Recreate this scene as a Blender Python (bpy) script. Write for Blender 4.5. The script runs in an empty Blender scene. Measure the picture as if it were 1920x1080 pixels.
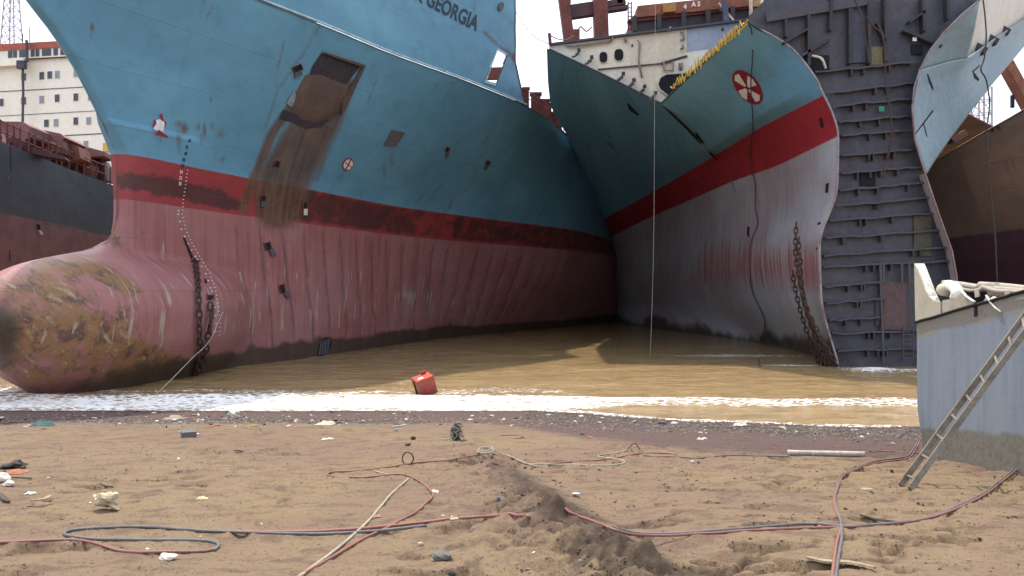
import bpy, bmesh, math, random
import numpy as np
from mathutils import Vector, Matrix
from mathutils.bvhtree import BVHTree

random.seed(7)
rng = np.random.RandomState(7)
scene = bpy.context.scene
col = scene.collection
S = 0.8            # metres per layout unit
F = 1450.0         # focal length in photograph pixels
HZ = 545.0         # horizon row
EYE = 3.2          # eye height over the water, metres

# ---------------------------------------------------------------- camera
cam = bpy.data.cameras.new('camera')
cam_o = bpy.data.objects.new('camera', cam)
col.objects.link(cam_o)
cam.sensor_width = 36
cam.lens = 36 * F / 1920
cam.clip_end = 8000
cam_o.location = (0, 0, EYE)
cam_o.rotation_euler = (math.radians(90) + math.atan((HZ - 540) / F), 0, 0)
scene.camera = cam_o

# ---------------------------------------------------------------- world, sun, exposure
SUN = Vector((-0.15, 0.37, 1.0)).normalized()
elev = math.asin(SUN.z)
world = bpy.data.worlds.new('World')
scene.world = world
world.use_nodes = True
wn = world.node_tree
wn.nodes.clear()
sky = wn.nodes.new('ShaderNodeTexSky')
sky.sky_type = 'NISHITA'
sky.sun_disc = False
sky.sun_elevation = elev
sky.sun_rotation = math.atan2(SUN.x, SUN.y)
sky.air_density = 1.0
sky.dust_density = 4.0
sky.ozone_density = 1.0
hs = wn.nodes.new('ShaderNodeHueSaturation')
hs.inputs['Saturation'].default_value = 0.5
hs.inputs['Value'].default_value = 1.25
bg = wn.nodes.new('ShaderNodeBackground')
bg.inputs['Strength'].default_value = 0.15
wo = wn.nodes.new('ShaderNodeOutputWorld')
wn.links.new(sky.outputs[0], hs.inputs['Color'])
hz_mix = wn.nodes.new('ShaderNodeMix')          # thin bright overcast veil over the whole sky
hz_mix.data_type = 'RGBA'
hz_mix.inputs[0].default_value = 0.55
hz_mix.inputs[7].default_value = (7.7, 8.5, 10.4, 1)
wn.links.new(hs.outputs[0], hz_mix.inputs[6])
wn.links.new(hz_mix.outputs[2], bg.inputs['Color'])
wn.links.new(bg.outputs[0], wo.inputs['Surface'])

sl = bpy.data.lights.new('sun', 'SUN')
sl.energy = 3.0
sl.angle = math.radians(1.0)
sl.color = (1.0, 0.92, 0.79)
so = bpy.data.objects.new('sun', sl)
so.rotation_euler = SUN.to_track_quat('Z', 'Y').to_euler()
so.location = (0, 0, 60)
col.objects.link(so)

scene.view_settings.view_transform = 'Standard'
scene.view_settings.look = 'None'
scene.view_settings.gamma = 1
scene.view_settings.use_curve_mapping = False
scene.view_settings.exposure = 0.62

# ---------------------------------------------------------------- point helpers
def P(px, py, Y):
    """layout depth Y (units) seen at photograph pixel -> world point"""
    return Vector(((px - 960) / F * Y * S, Y * S, (HZ - py) / F * Y * S + EYE))

def M(px, py, Y):
    """same, with the depth given in metres"""
    return P(px, py, Y / S)

def pix(v):
    return 960 + v[0] / v[1] * F, HZ - (v[2] - EYE) / v[1] * F

# ---------------------------------------------------------------- numeric noise
def _hash(ix, iy, seed):
    n = (ix.astype(np.int64) * 374761393 + iy.astype(np.int64) * 668265263 + seed * 1442695041) & 0xffffffff
    n = ((n ^ (n >> 13)) * 1274126177) & 0xffffffff
    n = n ^ (n >> 16)
    return (n & 0xffff) / 65535.0

def vnoise(x, y, seed=0):
    x = np.asarray(x, float); y = np.asarray(y, float)
    ix = np.floor(x); iy = np.floor(y)
    fx = x - ix; fy = y - iy
    fx = fx * fx * fx * (fx * (fx * 6 - 15) + 10); fy = fy * fy * fy * (fy * (fy * 6 - 15) + 10)
    a = _hash(ix, iy, seed); b = _hash(ix + 1, iy, seed)
    c = _hash(ix, iy + 1, seed); d = _hash(ix + 1, iy + 1, seed)
    return (a * (1 - fx) + b * fx) * (1 - fy) + (c * (1 - fx) + d * fx) * fy

def fbm(x, y, o=4, seed=0):
    s = 0; a = 0.5; t = 0
    for k in range(o):
        s = s + a * vnoise(x * 2 ** k + 17.3 * k, y * 2 ** k - 9.1 * k, seed + k)
        t += a; a *= 0.5
    return s / t

def sstep(a, b, x):
    t = np.clip((np.asarray(x, float) - a) / (b - a), 0, 1)
    return t * t * (3 - 2 * t)

def pchip(xs, ys, x):
    xs = np.asarray(xs, float); ys = np.asarray(ys, float); x = np.asarray(x, float)
    h = np.diff(xs); d = np.diff(ys, axis=0) / (h if ys.ndim == 1 else h[:, None])
    m = np.zeros_like(ys)
    m[0] = d[0]; m[-1] = d[-1]
    for i in range(1, len(xs) - 1):
        p = d[i - 1] * d[i] > 0
        w1 = 2 * h[i] + h[i - 1]; w2 = h[i] + 2 * h[i - 1]
        with np.errstate(divide='ignore', invalid='ignore'):
            m[i] = np.where(p, (w1 + w2) / (w1 / d[i - 1] + w2 / d[i]), 0)
    k = np.clip(np.searchsorted(xs, x, side='right') - 1, 0, len(xs) - 2)
    t = np.clip((x - xs[k]) / h[k], 0, 1); hk = h[k]
    if ys.ndim > 1:
        t = t[:, None]; hk = hk[:, None]
    return ((1 + 2 * t) * (1 - t) ** 2 * ys[k] + t * (1 - t) ** 2 * hk * m[k]
            + t * t * (3 - 2 * t) * ys[k + 1] + t * t * (t - 1) * hk * m[k + 1])

def cat(pts, n=8):
    """Catmull-Rom through 3D points"""
    pts = [Vector(p) for p in pts]
    if len(pts) < 3:
        return pts
    q = [pts[0] * 2 - pts[1]] + pts + [pts[-1] * 2 - pts[-2]]
    out = []
    for i in range(1, len(q) - 2):
        a, b, c, d = q[i - 1], q[i], q[i + 1], q[i + 2]
        for k in range(n):
            t = k / n
            out.append(0.5 * ((2 * b) + (c - a) * t + (2 * a - 5 * b + 4 * c - d) * t * t + (3 * b - a - 3 * c + d) * t ** 3))
    out.append(pts[-1])
    return out

# ---------------------------------------------------------------- objects
ORG = {}
def tag(o, label=None, cat_=None, group=None, kind=None):
    if label: o['label'] = label
    if cat_: o['category'] = cat_
    if group: o['group'] = group
    if kind: o['kind'] = kind
    return o

def thing(name, loc, label, cat_, group=None):
    o = bpy.data.objects.new(name, None)
    o.empty_display_size = 0.2
    o.location = loc
    col.objects.link(o)
    ORG[o.name] = Vector(loc)
    return tag(o, label, cat_, group)

def org(o):
    return ORG.get(o.name, Vector((0, 0, 0))) if o else Vector((0, 0, 0))

def obj(name, verts, faces, mat, parent=None, smooth=False, loc=None):
    me = bpy.data.meshes.new(name)
    if loc is None:
        loc = org(parent)
    L = Vector(loc)
    if isinstance(verts, np.ndarray):
        v = verts - np.array(L)[None, :]
        me.vertices.add(len(v)); me.vertices.foreach_set('co', v.astype(np.float32).ravel())
        f = np.asarray(faces, dtype=np.int32)
        me.loops.add(f.size); me.polygons.add(len(f))
        me.loops.foreach_set('vertex_index', f.ravel())
        me.polygons.foreach_set('loop_start', np.arange(0, f.size, f.shape[1], dtype=np.int32))
        me.polygons.foreach_set('loop_total', np.full(len(f), f.shape[1], dtype=np.int32))
        me.update(calc_edges=True)
    else:
        me.from_pydata([tuple(Vector(p) - L) for p in verts], [], faces)
        me.update()
    if smooth:
        me.polygons.foreach_set('use_smooth', [True] * len(me.polygons))
    me.materials.append(mat)
    o = bpy.data.objects.new(name, me)
    col.objects.link(o)
    if parent:
        o.parent = parent
        o.location = L - org(parent)
    else:
        o.location = L
    ORG[o.name] = L
    return o

class MB:
    def __init__(self): self.v = []; self.f = []
    def add(self, v, f):
        b = len(self.v); self.v += [Vector(p) for p in v]; self.f += [tuple(i + b for i in q) for q in f]
    def box(self, c, sx, sy, sz, R=None):
        c = Vector(c); vs = []
        for z in (-.5, .5):
            for x, y in ((-.5, -.5), (.5, -.5), (.5, .5), (-.5, .5)):
                d = Vector((x * sx, y * sy, z * sz))
                vs.append(c + (R @ d if R else d))
        self.add(vs, [(3, 2, 1, 0), (4, 5, 6, 7), (0, 1, 5, 4), (1, 2, 6, 5), (2, 3, 7, 6), (3, 0, 4, 7)])
    def beam(self, a, b, w, h, up=Vector((0, 0, 1))):
        a = Vector(a); b = Vector(b); d = (b - a)
        L = d.length
        if L < 1e-6: return
        d.normalize()
        x = d.cross(up)
        if x.length < 1e-3: x = d.cross(Vector((1, 0, 0)))
        x.normalize(); y = x.cross(d)
        vs = []
        for p in (a, b):
            for i, j in ((-.5, -.5), (.5, -.5), (.5, .5), (-.5, .5)):
                vs.append(p + x * w * i + y * h * j)
        self.add(vs, [(3, 2, 1, 0), (4, 5, 6, 7), (0, 1, 5, 4), (1, 2, 6, 5), (2, 3, 7, 6), (3, 0, 4, 7)])
    def tube(self, path, r, n=6, closed=False, rs=None):
        path = [Vector(p) for p in path]
        m = len(path); vs = []; prev = None
        for i, p in enumerate(path):
            if closed: t = path[(i + 1) % m] - path[i - 1]
            else: t = path[min(i + 1, m - 1)] - path[max(i - 1, 0)]
            t = t.normalized() if t.length > 1e-9 else Vector((0, 0, 1))
            if prev is None:
                u = t.cross(Vector((0, 0, 1)))
                if u.length < 1e-2: u = t.cross(Vector((1, 0, 0)))
            else:
                u = prev - t * prev.dot(t)
            u.normalize(); prev = u; w = t.cross(u)
            rr = rs[i] if rs else r
            for k in range(n):
                a = 2 * math.pi * k / n
                vs.append(p + (u * math.cos(a) + w * math.sin(a)) * rr)
        fs = []
        for i in range(m if closed else m - 1):
            for k in range(n):
                a = i * n + k; b = i * n + (k + 1) % n
                c = ((i + 1) % m) * n
                fs.append((a, b, c + (k + 1) % n, c + k))
        if not closed:
            fs.append(tuple(range(n))[::-1]); fs.append(tuple((m - 1) * n + k for k in range(n)))
        self.add(vs, fs)
    def slab(self, pts, off):
        """closed plate: polygon pts extruded by vector off"""
        pts = [Vector(p) for p in pts]; n = len(pts); off = Vector(off)
        self.add(pts + [p + off for p in pts],
                 [tuple(range(n)), tuple(range(2 * n - 1, n - 1, -1))] + [(i, i + n, (i + 1) % n + n, (i + 1) % n) for i in range(n)])
    def lump(self, c, sx, sy, sz, seed=0, sub=2, amp=0.3, rot=0):
        bm = bmesh.new(); bmesh.ops.create_icosphere(bm, subdivisions=sub, radius=1)
        r = random.Random(seed); ph = [r.uniform(0, 9) for _ in range(6)]
        dirs = [Vector((r.gauss(0, 1), r.gauss(0, 1), r.gauss(0, 1))).normalized() for _ in range(7)]
        cs, sn = math.cos(rot), math.sin(rot)
        vs = []
        for v in bm.verts:
            p = v.co.copy(); k = 1
            for d in dirs:
                q = p.dot(d)
                if q > 0.62: k -= (q - 0.62) * (0.5 + amp)
            k += amp * 0.35 * math.sin(p.x * 4 + ph[0]) * math.sin(p.y * 5 + ph[1]) + amp * 0.2 * math.sin(p.z * 7 + ph[2] + p.x * 6)
            x, y, z = p.x * sx * k, p.y * sy * k, p.z * sz * k
            vs.append(Vector(c) + Vector((x * cs - y * sn, x * sn + y * cs, z)))
        fs = [tuple(v.index for v in f.verts) for f in bm.faces]
        bm.free(); self.add(vs, fs)
    def build(self, name, mat, parent=None, smooth=False, loc=None):
        return obj(name, self.v, self.f, mat, parent, smooth, loc)

def grid_faces(nr, nc, flip=False):
    i = np.arange(nr - 1)[:, None] * nc + np.arange(nc - 1)[None, :]
    i = i.ravel()
    f = np.stack([i, i + 1, i + nc + 1, i + nc], 1)
    return f[:, ::-1] if flip else f

def set_attr(o, name, arr):
    a = o.data.attributes.new(name, 'FLOAT', 'POINT')
    a.data.foreach_set('value', np.asarray(arr, np.float32).ravel())

# ---------------------------------------------------------------- materials
PAINT_K = 0.72   # even cut to most base colours, so less light bounces between the hulls
class NT:
    def __init__(self, name):
        self.m = bpy.data.materials.new(name); self.m.use_nodes = True
        self.t = self.m.node_tree; self.t.nodes.clear()
        self.out = self.t.nodes.new('ShaderNodeOutputMaterial')
        self.b = self.t.nodes.new('ShaderNodeBsdfPrincipled')
        self.t.links.new(self.b.outputs[0], self.out.inputs[0])
    def put(self, sock, v):
        if hasattr(v, 'links') and hasattr(v, 'is_output'): self.t.links.new(v, sock)
        else:
            if isinstance(v, (tuple, list)) and len(v) == 3 and sock.type == 'RGBA': v = (*v, 1)
            sock.default_value = v
    def n(self, typ, ins=None, **props):
        nd = self.t.nodes.new(typ)
        for k, v in props.items(): setattr(nd, k, v)
        for k, v in (ins or {}).items(): self.put(nd.inputs[k], v)
        return nd
    def math(self, op, a, b=0.0, c=None, clamp=False):
        nd = self.n('ShaderNodeMath', {0: a, 1: b}, operation=op, use_clamp=clamp)
        if c is not None: self.put(nd.inputs[2], c)
        return nd.outputs[0]
    def mix(self, a, b, f, blend='MIX'):
        nd = self.n('ShaderNodeMix', data_type='RGBA', blend_type=blend)
        self.put(nd.inputs[0], f); self.put(nd.inputs[6], a); self.put(nd.inputs[7], b)
        return nd.outputs[2]
    def attr(self, name):
        return self.n('ShaderNodeAttribute', attribute_name=name).outputs['Fac']
    def pos(self, sc=(1, 1, 1), kind='Object'):
        tc = self.n('ShaderNodeTexCoord')
        mp = self.n('ShaderNodeMapping', {'Vector': tc.outputs[kind], 'Scale': sc})
        return mp.outputs[0]
    def noise(self, vec, scale, detail=5, rough=0.55, dist=0.0):
        nd = self.n('ShaderNodeTexNoise', {'Vector': vec, 'Scale': scale, 'Detail': detail, 'Roughness': rough, 'Distortion': dist})
        return nd.outputs[0]
    def step(self, v, a, b):
        nd = self.n('ShaderNodeMapRange', {'Value': v, 'From Min': a, 'From Max': b}, interpolation_type='SMOOTHSTEP')
        return nd.outputs[0]
    def lin(self, v, a, b, c=0.0, d=1.0):
        nd = self.n('ShaderNodeMapRange', {'Value': v, 'From Min': a, 'From Max': b, 'To Min': c, 'To Max': d})
        return nd.outputs[0]
    def bump(self, h, strength=0.3, dist=0.02):
        nd = self.n('ShaderNodeBump', {'Height': h, 'Strength': strength, 'Distance': dist})
        return nd.outputs[0]
    def done(self, color=None, rough=0.6, normal=None, metal=0.0, spec=0.4):
        if color is not None:
            if not any(w in self.m.name for w in ('cream', 'white', 'pale', 'sunlit', 'water', 'yellow', 'lid')):
                color = self.mix(color, (PAINT_K,) * 3, 1.0, 'MULTIPLY')
            self.put(self.b.inputs['Base Color'], color)
        self.put(self.b.inputs['Roughness'], rough)
        self.put(self.b.inputs['Metallic'], metal)
        self.put(self.b.inputs['Specular IOR Level'], spec)
        if normal is not None: self.put(self.b.inputs['Normal'], normal)
        return self.m

def weathered(name, c, c2=None, amt=0.5, scale=1.0, rough=0.6, streak=(1, 1, 1), bump=0.2, rust=0.0, thr=0.55, fine=1.0, var=0.3, metal=0.0):
    """colour c worn towards c2 in uneven patches, fine variation all over, rust specks"""
    t = NT(name)
    v = t.pos(streak)
    n1 = t.noise(v, scale, 6, 0.6, 0.3)
    n2 = t.noise(t.pos((1, 1, 1)), scale * 9 * fine, 5, 0.65)
    c2 = c2 or tuple(x * 0.5 for x in c)
    k = t.step(n1, thr - 0.13, thr + 0.13)
    colr = t.mix(c, c2, t.math('MULTIPLY', k, amt))
    colr = t.mix(colr, (1, 1, 1), 0.0)
    vv = t.lin(n2, 0.3, 0.7, 1 - var, 1 + var)
    colr = t.mix(colr, t.n('ShaderNodeCombineXYZ', {0: vv, 1: vv, 2: vv}).outputs[0], 1.0, 'MULTIPLY')
    if rust > 0:
        n3 = t.noise(v, scale * 2.7, 7, 0.7)
        colr = t.mix(colr, (0.16, 0.065, 0.03), t.math('MULTIPLY', t.step(n3, 0.68 - rust * 0.3, 0.76 - rust * 0.3), 0.85))
    nb = t.bump(t.math('ADD', t.math('MULTIPLY', n2, 0.5), n1), bump, 0.02)
    return t.done(colr, rough, nb, metal)
# ================================================================ GROUND
def shore(X, Y):
    """distance from the camera to the water's edge at this bearing (metres)"""
    r = X / np.maximum(Y, 0.5)
    px = 960 + F * r
    e = np.interp(px, [-3000, 0, 1000, 1100, 1250, 1500, 1720, 3500], [20.8, 20.7, 20.6, 20.2, 19.2, 18.4, 18.0, 17.6])
    return e

RIDGE = [(880, 838), (985, 932), (1062, 1000), (1190, 1078), (1330, 1170)]
def base_h(X, Y):
    X = np.asarray(X, float); Y = np.asarray(Y, float)
    h = np.interp(Y, [-260, -20, 3, 4.5, 6.5, 8.5, 12.5, 20.6, 40, 400], [-1.5, 1.45, 1.6, 1.66, 1.88, 2.15, 2.6, 3.2, 5.0, 9.0])
    d = (20.6 - shore(X, Y)) * 0.075 * sstep(9, 19, Y)
    return EYE - h - d

def g_noise(X, Y):
    f = fbm(X * 0.5, Y * 0.5, 3, 5) - 0.5
    z = 0.09 * f * sstep(22, 15, Y)
    z += 0.045 * (fbm(X * 1.9, Y * 2.4, 4, 11) - 0.5) * sstep(20, 12, Y)
    z += 0.030 * (fbm(X * 9, Y * 8, 3, 3) - 0.5) * sstep(20, 10, Y)
    # footprints and scuffs: pits where a coarse noise is high
    m = fbm(X * 3.1, Y * 4.2, 3, 23)
    zone = sstep(0.45, 0.62, fbm(X * 0.45 + 4, Y * 0.45, 2, 31)) + sstep(1.5, 4.0, X) * 0.5
    z -= 0.075 * sstep(0.56, 0.68, m) * np.clip(zone, 0, 1) * sstep(17, 11, Y)
    return z

def flat_hit(px, py):
    """pixel -> point on the smooth ground"""
    a, b = 1.5, 60.0
    for _ in range(50):
        m = (a + b) / 2
        X = (px - 960) / F * m
        if EYE - (py - HZ) / F * m > float(base_h(X, m)): a = m
        else: b = m
    return (px - 960) / F * a, a

RP = [flat_hit(*p) for p in RIDGE]
RP[0] = (RP[0][0], RP[0][1])
def ridge(X, Y):
    X = np.asarray(X, float); Y = np.asarray(Y, float)
    ys = [p[1] for p in RP][::-1]; xs = [p[0] for p in RP][::-1]
    wob = 0.16 * (fbm(Y * 1.3, Y * 0 + 3, 3, 8) - 0.5) * 2
    cx = np.interp(Y, ys, xs) + wob * 0.6
    d = X - cx
    lim = sstep(15.5, 12.5, Y) * sstep(2.2, 3.6, Y) * np.interp(Y, [5, 7.5, 12.5], [1.25, .9, .45])
    w = np.where(d < 0, 0.66, 0.30)
    k = np.exp(-np.abs(d / w) ** 1.7)
    rough = 0.65 + 0.8 * (fbm(X * 3.5, Y * 3.5, 4, 41) - 0.5) * 2 * 0.8
    z = 0.165 * k * rough * lim
    # small hollow on the far side
    z -= 0.05 * np.exp(-((d - 0.62) / 0.3) ** 2) * lim
    z += 0.20 * k * lim * (fbm(X * 6, Y * 6, 4, 47) - 0.5) + 0.05 * k * lim * (fbm(X * 19, Y * 19, 3, 49) - 0.5)
    return z

def gz(X, Y):
    return base_h(X, Y) + g_noise(X, Y) + ridge(X, Y)

def G(px, py, up=0.0):
    """pixel -> point on the real ground"""
    r = (px - 960) / F; t = (py - HZ) / F
    a = 2.0; step = 0.02
    ys = np.arange(2.0, 60, 0.02)
    d = (EYE - t * ys) - gz(r * ys, ys)
    k = np.argmax(d < 0)
    y = ys[k]
    return Vector((r * y, y, float(gz(r * y, y)) + up))

NR, NC = 600, 800
yy = np.concatenate([-6 - 250 * np.linspace(1, 0, 14)[:-1] ** 2, np.linspace(-6, 3.0, 20)[:-1], 3.0 * (36 / 3.0) ** np.linspace(0, 1, NR - 32)])
tt = np.linspace(-1, 1, NC); tt = np.sign(tt) * (0.75 * np.abs(tt) + 0.75 * np.abs(tt) ** 4 + 9 * np.abs(tt) ** 40)
YY, TT = np.meshgrid(yy, tt, indexing='ij')
XX = TT * np.maximum(YY + 0.6, 3.0) * np.where(YY < 3, 3.0, 1.0) ** 0
XX = TT * (np.maximum(YY, 2.0) + 0.6)
XX = np.where(YY < 3, TT * 3.6 * (1 + (3 - YY) / 6.0), XX)
ZZ = gz(XX, YY)
# footprints: wandering tracks of paired shallow hollows with a raised rim
_r = random.Random(77)
for tk in range(9):
    fx, fy = _r.uniform(-5, 5.5), _r.uniform(4.8, 9); ang_ = _r.uniform(-.9, .9) + (math.pi / 2 if tk % 2 else 0)
    for st_ in range(16):
        ang_ += _r.uniform(-.14, .14); fx += .34 * math.cos(ang_); fy += .34 * math.sin(ang_)
        if not 3.6 < fy < 15: continue
        ox, oy = fx - math.sin(ang_) * .09 * (1 if st_ % 2 else -1), fy + math.cos(ang_) * .09 * (1 if st_ % 2 else -1)
        i0, i1 = np.searchsorted(yy, oy - .35), np.searchsorted(yy, oy + .35)
        sx, sy = XX[i0:i1] - ox, YY[i0:i1] - oy
        a_ = (sx * math.cos(ang_) + sy * math.sin(ang_)) / .13; b2_ = (-sx * math.sin(ang_) + sy * math.cos(ang_)) / .058
        q_ = a_ ** 2 + b2_ ** 2
        ZZ[i0:i1] += -.030 * np.exp(-q_ ** 1.5) + .013 * np.exp(-((np.sqrt(q_) - 1.45) / .35) ** 2)
gm = NT('beach_sand')
v = gm.pos((1, 1, 1))
n_big = gm.noise(v, 0.35, 4, 0.6)
n_mid = gm.noise(gm.pos((1, 1.6, 1)), 2.6, 6, 0.65, 0.4)
n_fine = gm.noise(v, 28, 5, 0.75)
n_grain = gm.noise(v, 150, 3, 0.8)
c = gm.mix((0.250, 0.166, 0.108), (0.285, 0.200, 0.112), gm.step(n_big, 0.4, 0.65))
c = gm.mix(c, (0.175, 0.112, 0.076), gm.math('MULTIPLY', gm.step(n_mid, 0.48, 0.62), 0.85))
c = gm.mix(c, (0.085, 0.058, 0.042), gm.math('MULTIPLY', gm.step(n_fine, 0.54, 0.68), 0.7))
c = gm.mix(c, (0.36, 0.28, 0.20), gm.math('MULTIPLY', gm.step(n_grain, 0.60, 0.75), 0.5))
damp = gm.attr('damp'); wet = gm.attr('wet'); peb = gm.attr('pebbly'); dk = gm.attr('loose')
jit = gm.math('MULTIPLY', gm.math('SUBTRACT', n_mid, 0.5), 0.7)
c = gm.mix(c, gm.mix((0.145, 0.092, 0.078), (0.105, 0.068, 0.058), gm.step(n_fine, 0.4, 0.65)), gm.step(gm.math('ADD', damp, jit), 0.3, 0.75))
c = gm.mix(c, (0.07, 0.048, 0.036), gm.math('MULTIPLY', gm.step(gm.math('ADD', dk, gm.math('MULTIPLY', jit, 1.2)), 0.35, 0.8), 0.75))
vor = gm.n('ShaderNodeTexVoronoi', {'Vector': v, 'Scale': 14.0})
pc = gm.mix((0.05, 0.04, 0.035), (0.30, 0.24, 0.20), gm.step(gm.n('ShaderNodeSeparateColor', {0: vor.outputs['Color']}).outputs[0], 0.55, 0.95))
c = gm.mix(c, pc, gm.math('MULTIPLY', gm.step(gm.math('ADD', peb, jit), 0.35, 0.75), 0.85))
c = gm.mix(c, (0.075, 0.052, 0.045), gm.step(gm.math('ADD', wet, gm.math('MULTIPLY', jit, 0.5)), 0.4, 0.6))
hgt = gm.math('ADD', gm.math('ADD', gm.math('MULTIPLY', n_mid, 0.8), gm.math('MULTIPLY', n_fine, 0.5)), gm.math('MULTIPLY', n_grain, 0.14))
rgh = gm.math('SUBTRACT', 0.95, gm.math('MULTIPLY', gm.step(wet, 0.4, 0.6), 0.62))
SAND = gm.done(c, rgh, gm.bump(hgt, 0.75, 0.05), 0, 0.3)
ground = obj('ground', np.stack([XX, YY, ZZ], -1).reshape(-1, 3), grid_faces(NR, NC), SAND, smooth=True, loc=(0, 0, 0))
tag(ground, kind='structure')
_ = ground
e = shore(XX, YY)
PXg = 960 + F * XX / np.maximum(YY, 0.5)
dd = e - YY
damp_a = np.interp(PXg, [0, 900, 1100, 1900], [3.4, 4.3, 7.2, 7.6])
damp = sstep(1.0, 0.0, (dd - damp_a * 0.55) / (damp_a * 0.55))
wetm = sstep(0.9, 0.35, dd) * sstep(1500, 900, PXg) * 0.9
wetm = np.maximum(wetm, sstep(0.5, 0.15, dd) * 0.9)
pebb = sstep(0.1, 0.4, dd) * sstep(2.9, 1.7, dd) * sstep(850, 1150, PXg)
pebb = np.maximum(pebb, 0.78 * sstep(2.0, 2.6, dd) * sstep(4.2, 3.3, dd) * sstep(1000, 700, PXg))
rx = ridge(XX, YY)
ysr = [p[1] for p in RP][::-1]; xsr = [p[0] for p in RP][::-1]
dr = XX - np.interp(YY, ysr, xsr)
loose = 0.66 * np.exp(-((dr - 0.22) / 0.34) ** 2) * sstep(14, 7, YY) + .35 * np.exp(-((dr + .2) / .5) ** 2) * sstep(15, 12, YY) + 0.32 * np.clip(-g_noise(XX, YY) * 16, 0, 1) * (1 + .6 * sstep(.3, 1.5, XX)) * sstep(17, 12, YY)  # loose damp sand; shade painted into the ridge's right flank, hollows darker
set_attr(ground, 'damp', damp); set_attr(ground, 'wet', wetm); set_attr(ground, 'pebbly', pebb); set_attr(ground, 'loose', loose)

# ================================================================ WATER
NRw, NCw = 620, 760
yw = np.concatenate([np.linspace(15.5, 30, 300)[:-1], 30 * (6000 / 30.0) ** (np.linspace(0, 1, NRw - 299) ** 1.7)])
tw = np.linspace(-1, 1, NCw); tw = np.sign(tw) * (0.78 * np.abs(tw) + 1.4 * np.abs(tw) ** 5)
YW, TW = np.meshgrid(yw, tw, indexing='ij')
XW = TW * YW
PXw = 960 + F * TW
def wave(X, Y):
    w = 0.050 * (fbm(X * 0.33, Y * 1.2, 4, 61) - 0.5) * sstep(160, 30, Y)
    w += 0.026 * (fbm(X * 1.1, Y * 3.6, 3, 67) - 0.5) * sstep(90, 25, Y)
    w *= sstep(17.5, 23, Y) * 0.85 + 0.15
    c1 = np.interp(960 + F * X / Y, [0, 600, 1000, 1300, 1800], [23.4, 23.2, 22.6, 22.5, 22.2]) + 0.5 * (fbm(X * 0.5, X * 0, 3, 71) - 0.5)
    w += 0.085 * np.exp(-((Y - c1) / 0.55) ** 2) * (0.5 + fbm(X * 0.7, Y * 0.7, 2, 73))
    w += 0.05 * np.exp(-((Y - c1 - 4.2) / 0.7) ** 2) * fbm(X * 0.3, Y * 0.3, 2, 79) * 1.6
    w += 0.05 * np.exp(-((Y - c1 - 9.5) / 1.0) ** 2) * fbm(X * 0.2, Y * 0.3, 2, 83) * 1.6
    return w
ZW = wave(XW, YW)
fo_c = np.interp(PXw, [-500, 0, 500, 1000, 1100, 1300, 1700, 2400], [22.0, 22.1, 22.15, 21.9, 22.2, 22.35, 22.1, 22.1])
fo_w = np.interp(PXw, [-500, 0, 500, 900, 1050, 1200, 1700, 2400], [1.5, 1.45, 1.75, 1.65, 1.45, 0.75, 0.62, 0.6])
wob = 0.9 * (fbm(XW * 0.45, YW * 0.0, 3, 91) - 0.5) + .5 * (fbm(XW * 2.1, YW * .8, 3, 92) - .5)
foam = sstep(1.35, 0.25, np.abs(YW - fo_c - wob) / fo_w)
foam *= np.interp(PXw, [0, 300, 1050, 1250, 1700], [.78, .85, .85, 0.47, 0.45]) * (.72 + .5 * fbm(XW * .9, YW * 2.2, 3, 97))
foam *= 1 + 0 * wob
edge = shore(XW, YW)
foam = np.maximum(foam, 0.5 * sstep(0.35, 0.1, np.abs(YW - edge - 0.05 - .25 * (fbm(XW * .7, YW * 0, 2, 95) - .5))))
foam = np.maximum(foam, 0.50 * sstep(1.6, 0.3, np.abs(YW - 24.6 - wob * 2) / 0.7) * (fbm(XW * 0.4, YW, 2, 93)) * sstep(1250, 900, PXw))
# wash round the bulb and under the cut hull
for (fx, fy, rx_, ry_, a) in ((-17.0, 24.3, 2.6, 1.6, 0.72), (-14.9, 23.2, 1.5, 1.0, 0.6), (14.6, 31.0, 1.0, 0.7, 1.0), (16.4, 31.0, 1.6, 0.4, 0.75), (12.0, 33, 1.2, 0.5, 0.7), (11.0, 38, 3.0, 0.8, 0.45), (-2.9, 21.9, .6, .3, 0.9), (18.5, 30.8, 1.6, .35, .6)):
    foam = np.maximum(foam, a * np.exp(-((XW - fx) / rx_) ** 2 - ((YW - fy) / ry_) ** 2))
ZW = ZW + 0.10 * np.exp(-((XW - 14.6) / 1.0) ** 2 - ((YW - 31.0) / 0.6) ** 2)
wm = NT('muddy_water')
pv = wm.pos((1, 1, 1)); pr = wm.pos((0.62, 1.35, 1))
w1 = wm.noise(pr, 1.0, 7, 0.62, 1.1); w2 = wm.noise(pr, 5.0, 6, 0.68, 0.9); w3 = wm.noise(pv, 22, 4, 0.7)
cw = wm.mix((0.33, 0.222, 0.102), (0.235, 0.158, 0.075), wm.step(w1, 0.40, 0.62))
cw = wm.mix(cw, (0.43, 0.315, 0.165), wm.math('MULTIPLY', wm.step(w2, 0.53, 0.68), 0.7))
fa = wm.attr('foam')
vo = wm.n('ShaderNodeTexVoronoi', {'Vector': wm.pos((1, 1.9, 1)), 'Scale': 3.2}, feature='DISTANCE_TO_EDGE')
fn = wm.math('ADD', wm.math('ADD', wm.math('MULTIPLY', w2, 0.45), wm.math('MULTIPLY', w3, 0.40)), wm.math('MULTIPLY', wm.step(vo.outputs['Distance'], .22, .02), .16))
fk = wm.step(wm.math('ADD', fa, wm.math('MULTIPLY', wm.math('SUBTRACT', fn, 0.5), 3.6)), 0.40, 0.72)
fk = wm.math('MULTIPLY', fk, wm.step(fa, 0.02, 0.2))
cw = wm.mix(cw, (0.86, 0.83, 0.78), fk)
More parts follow.
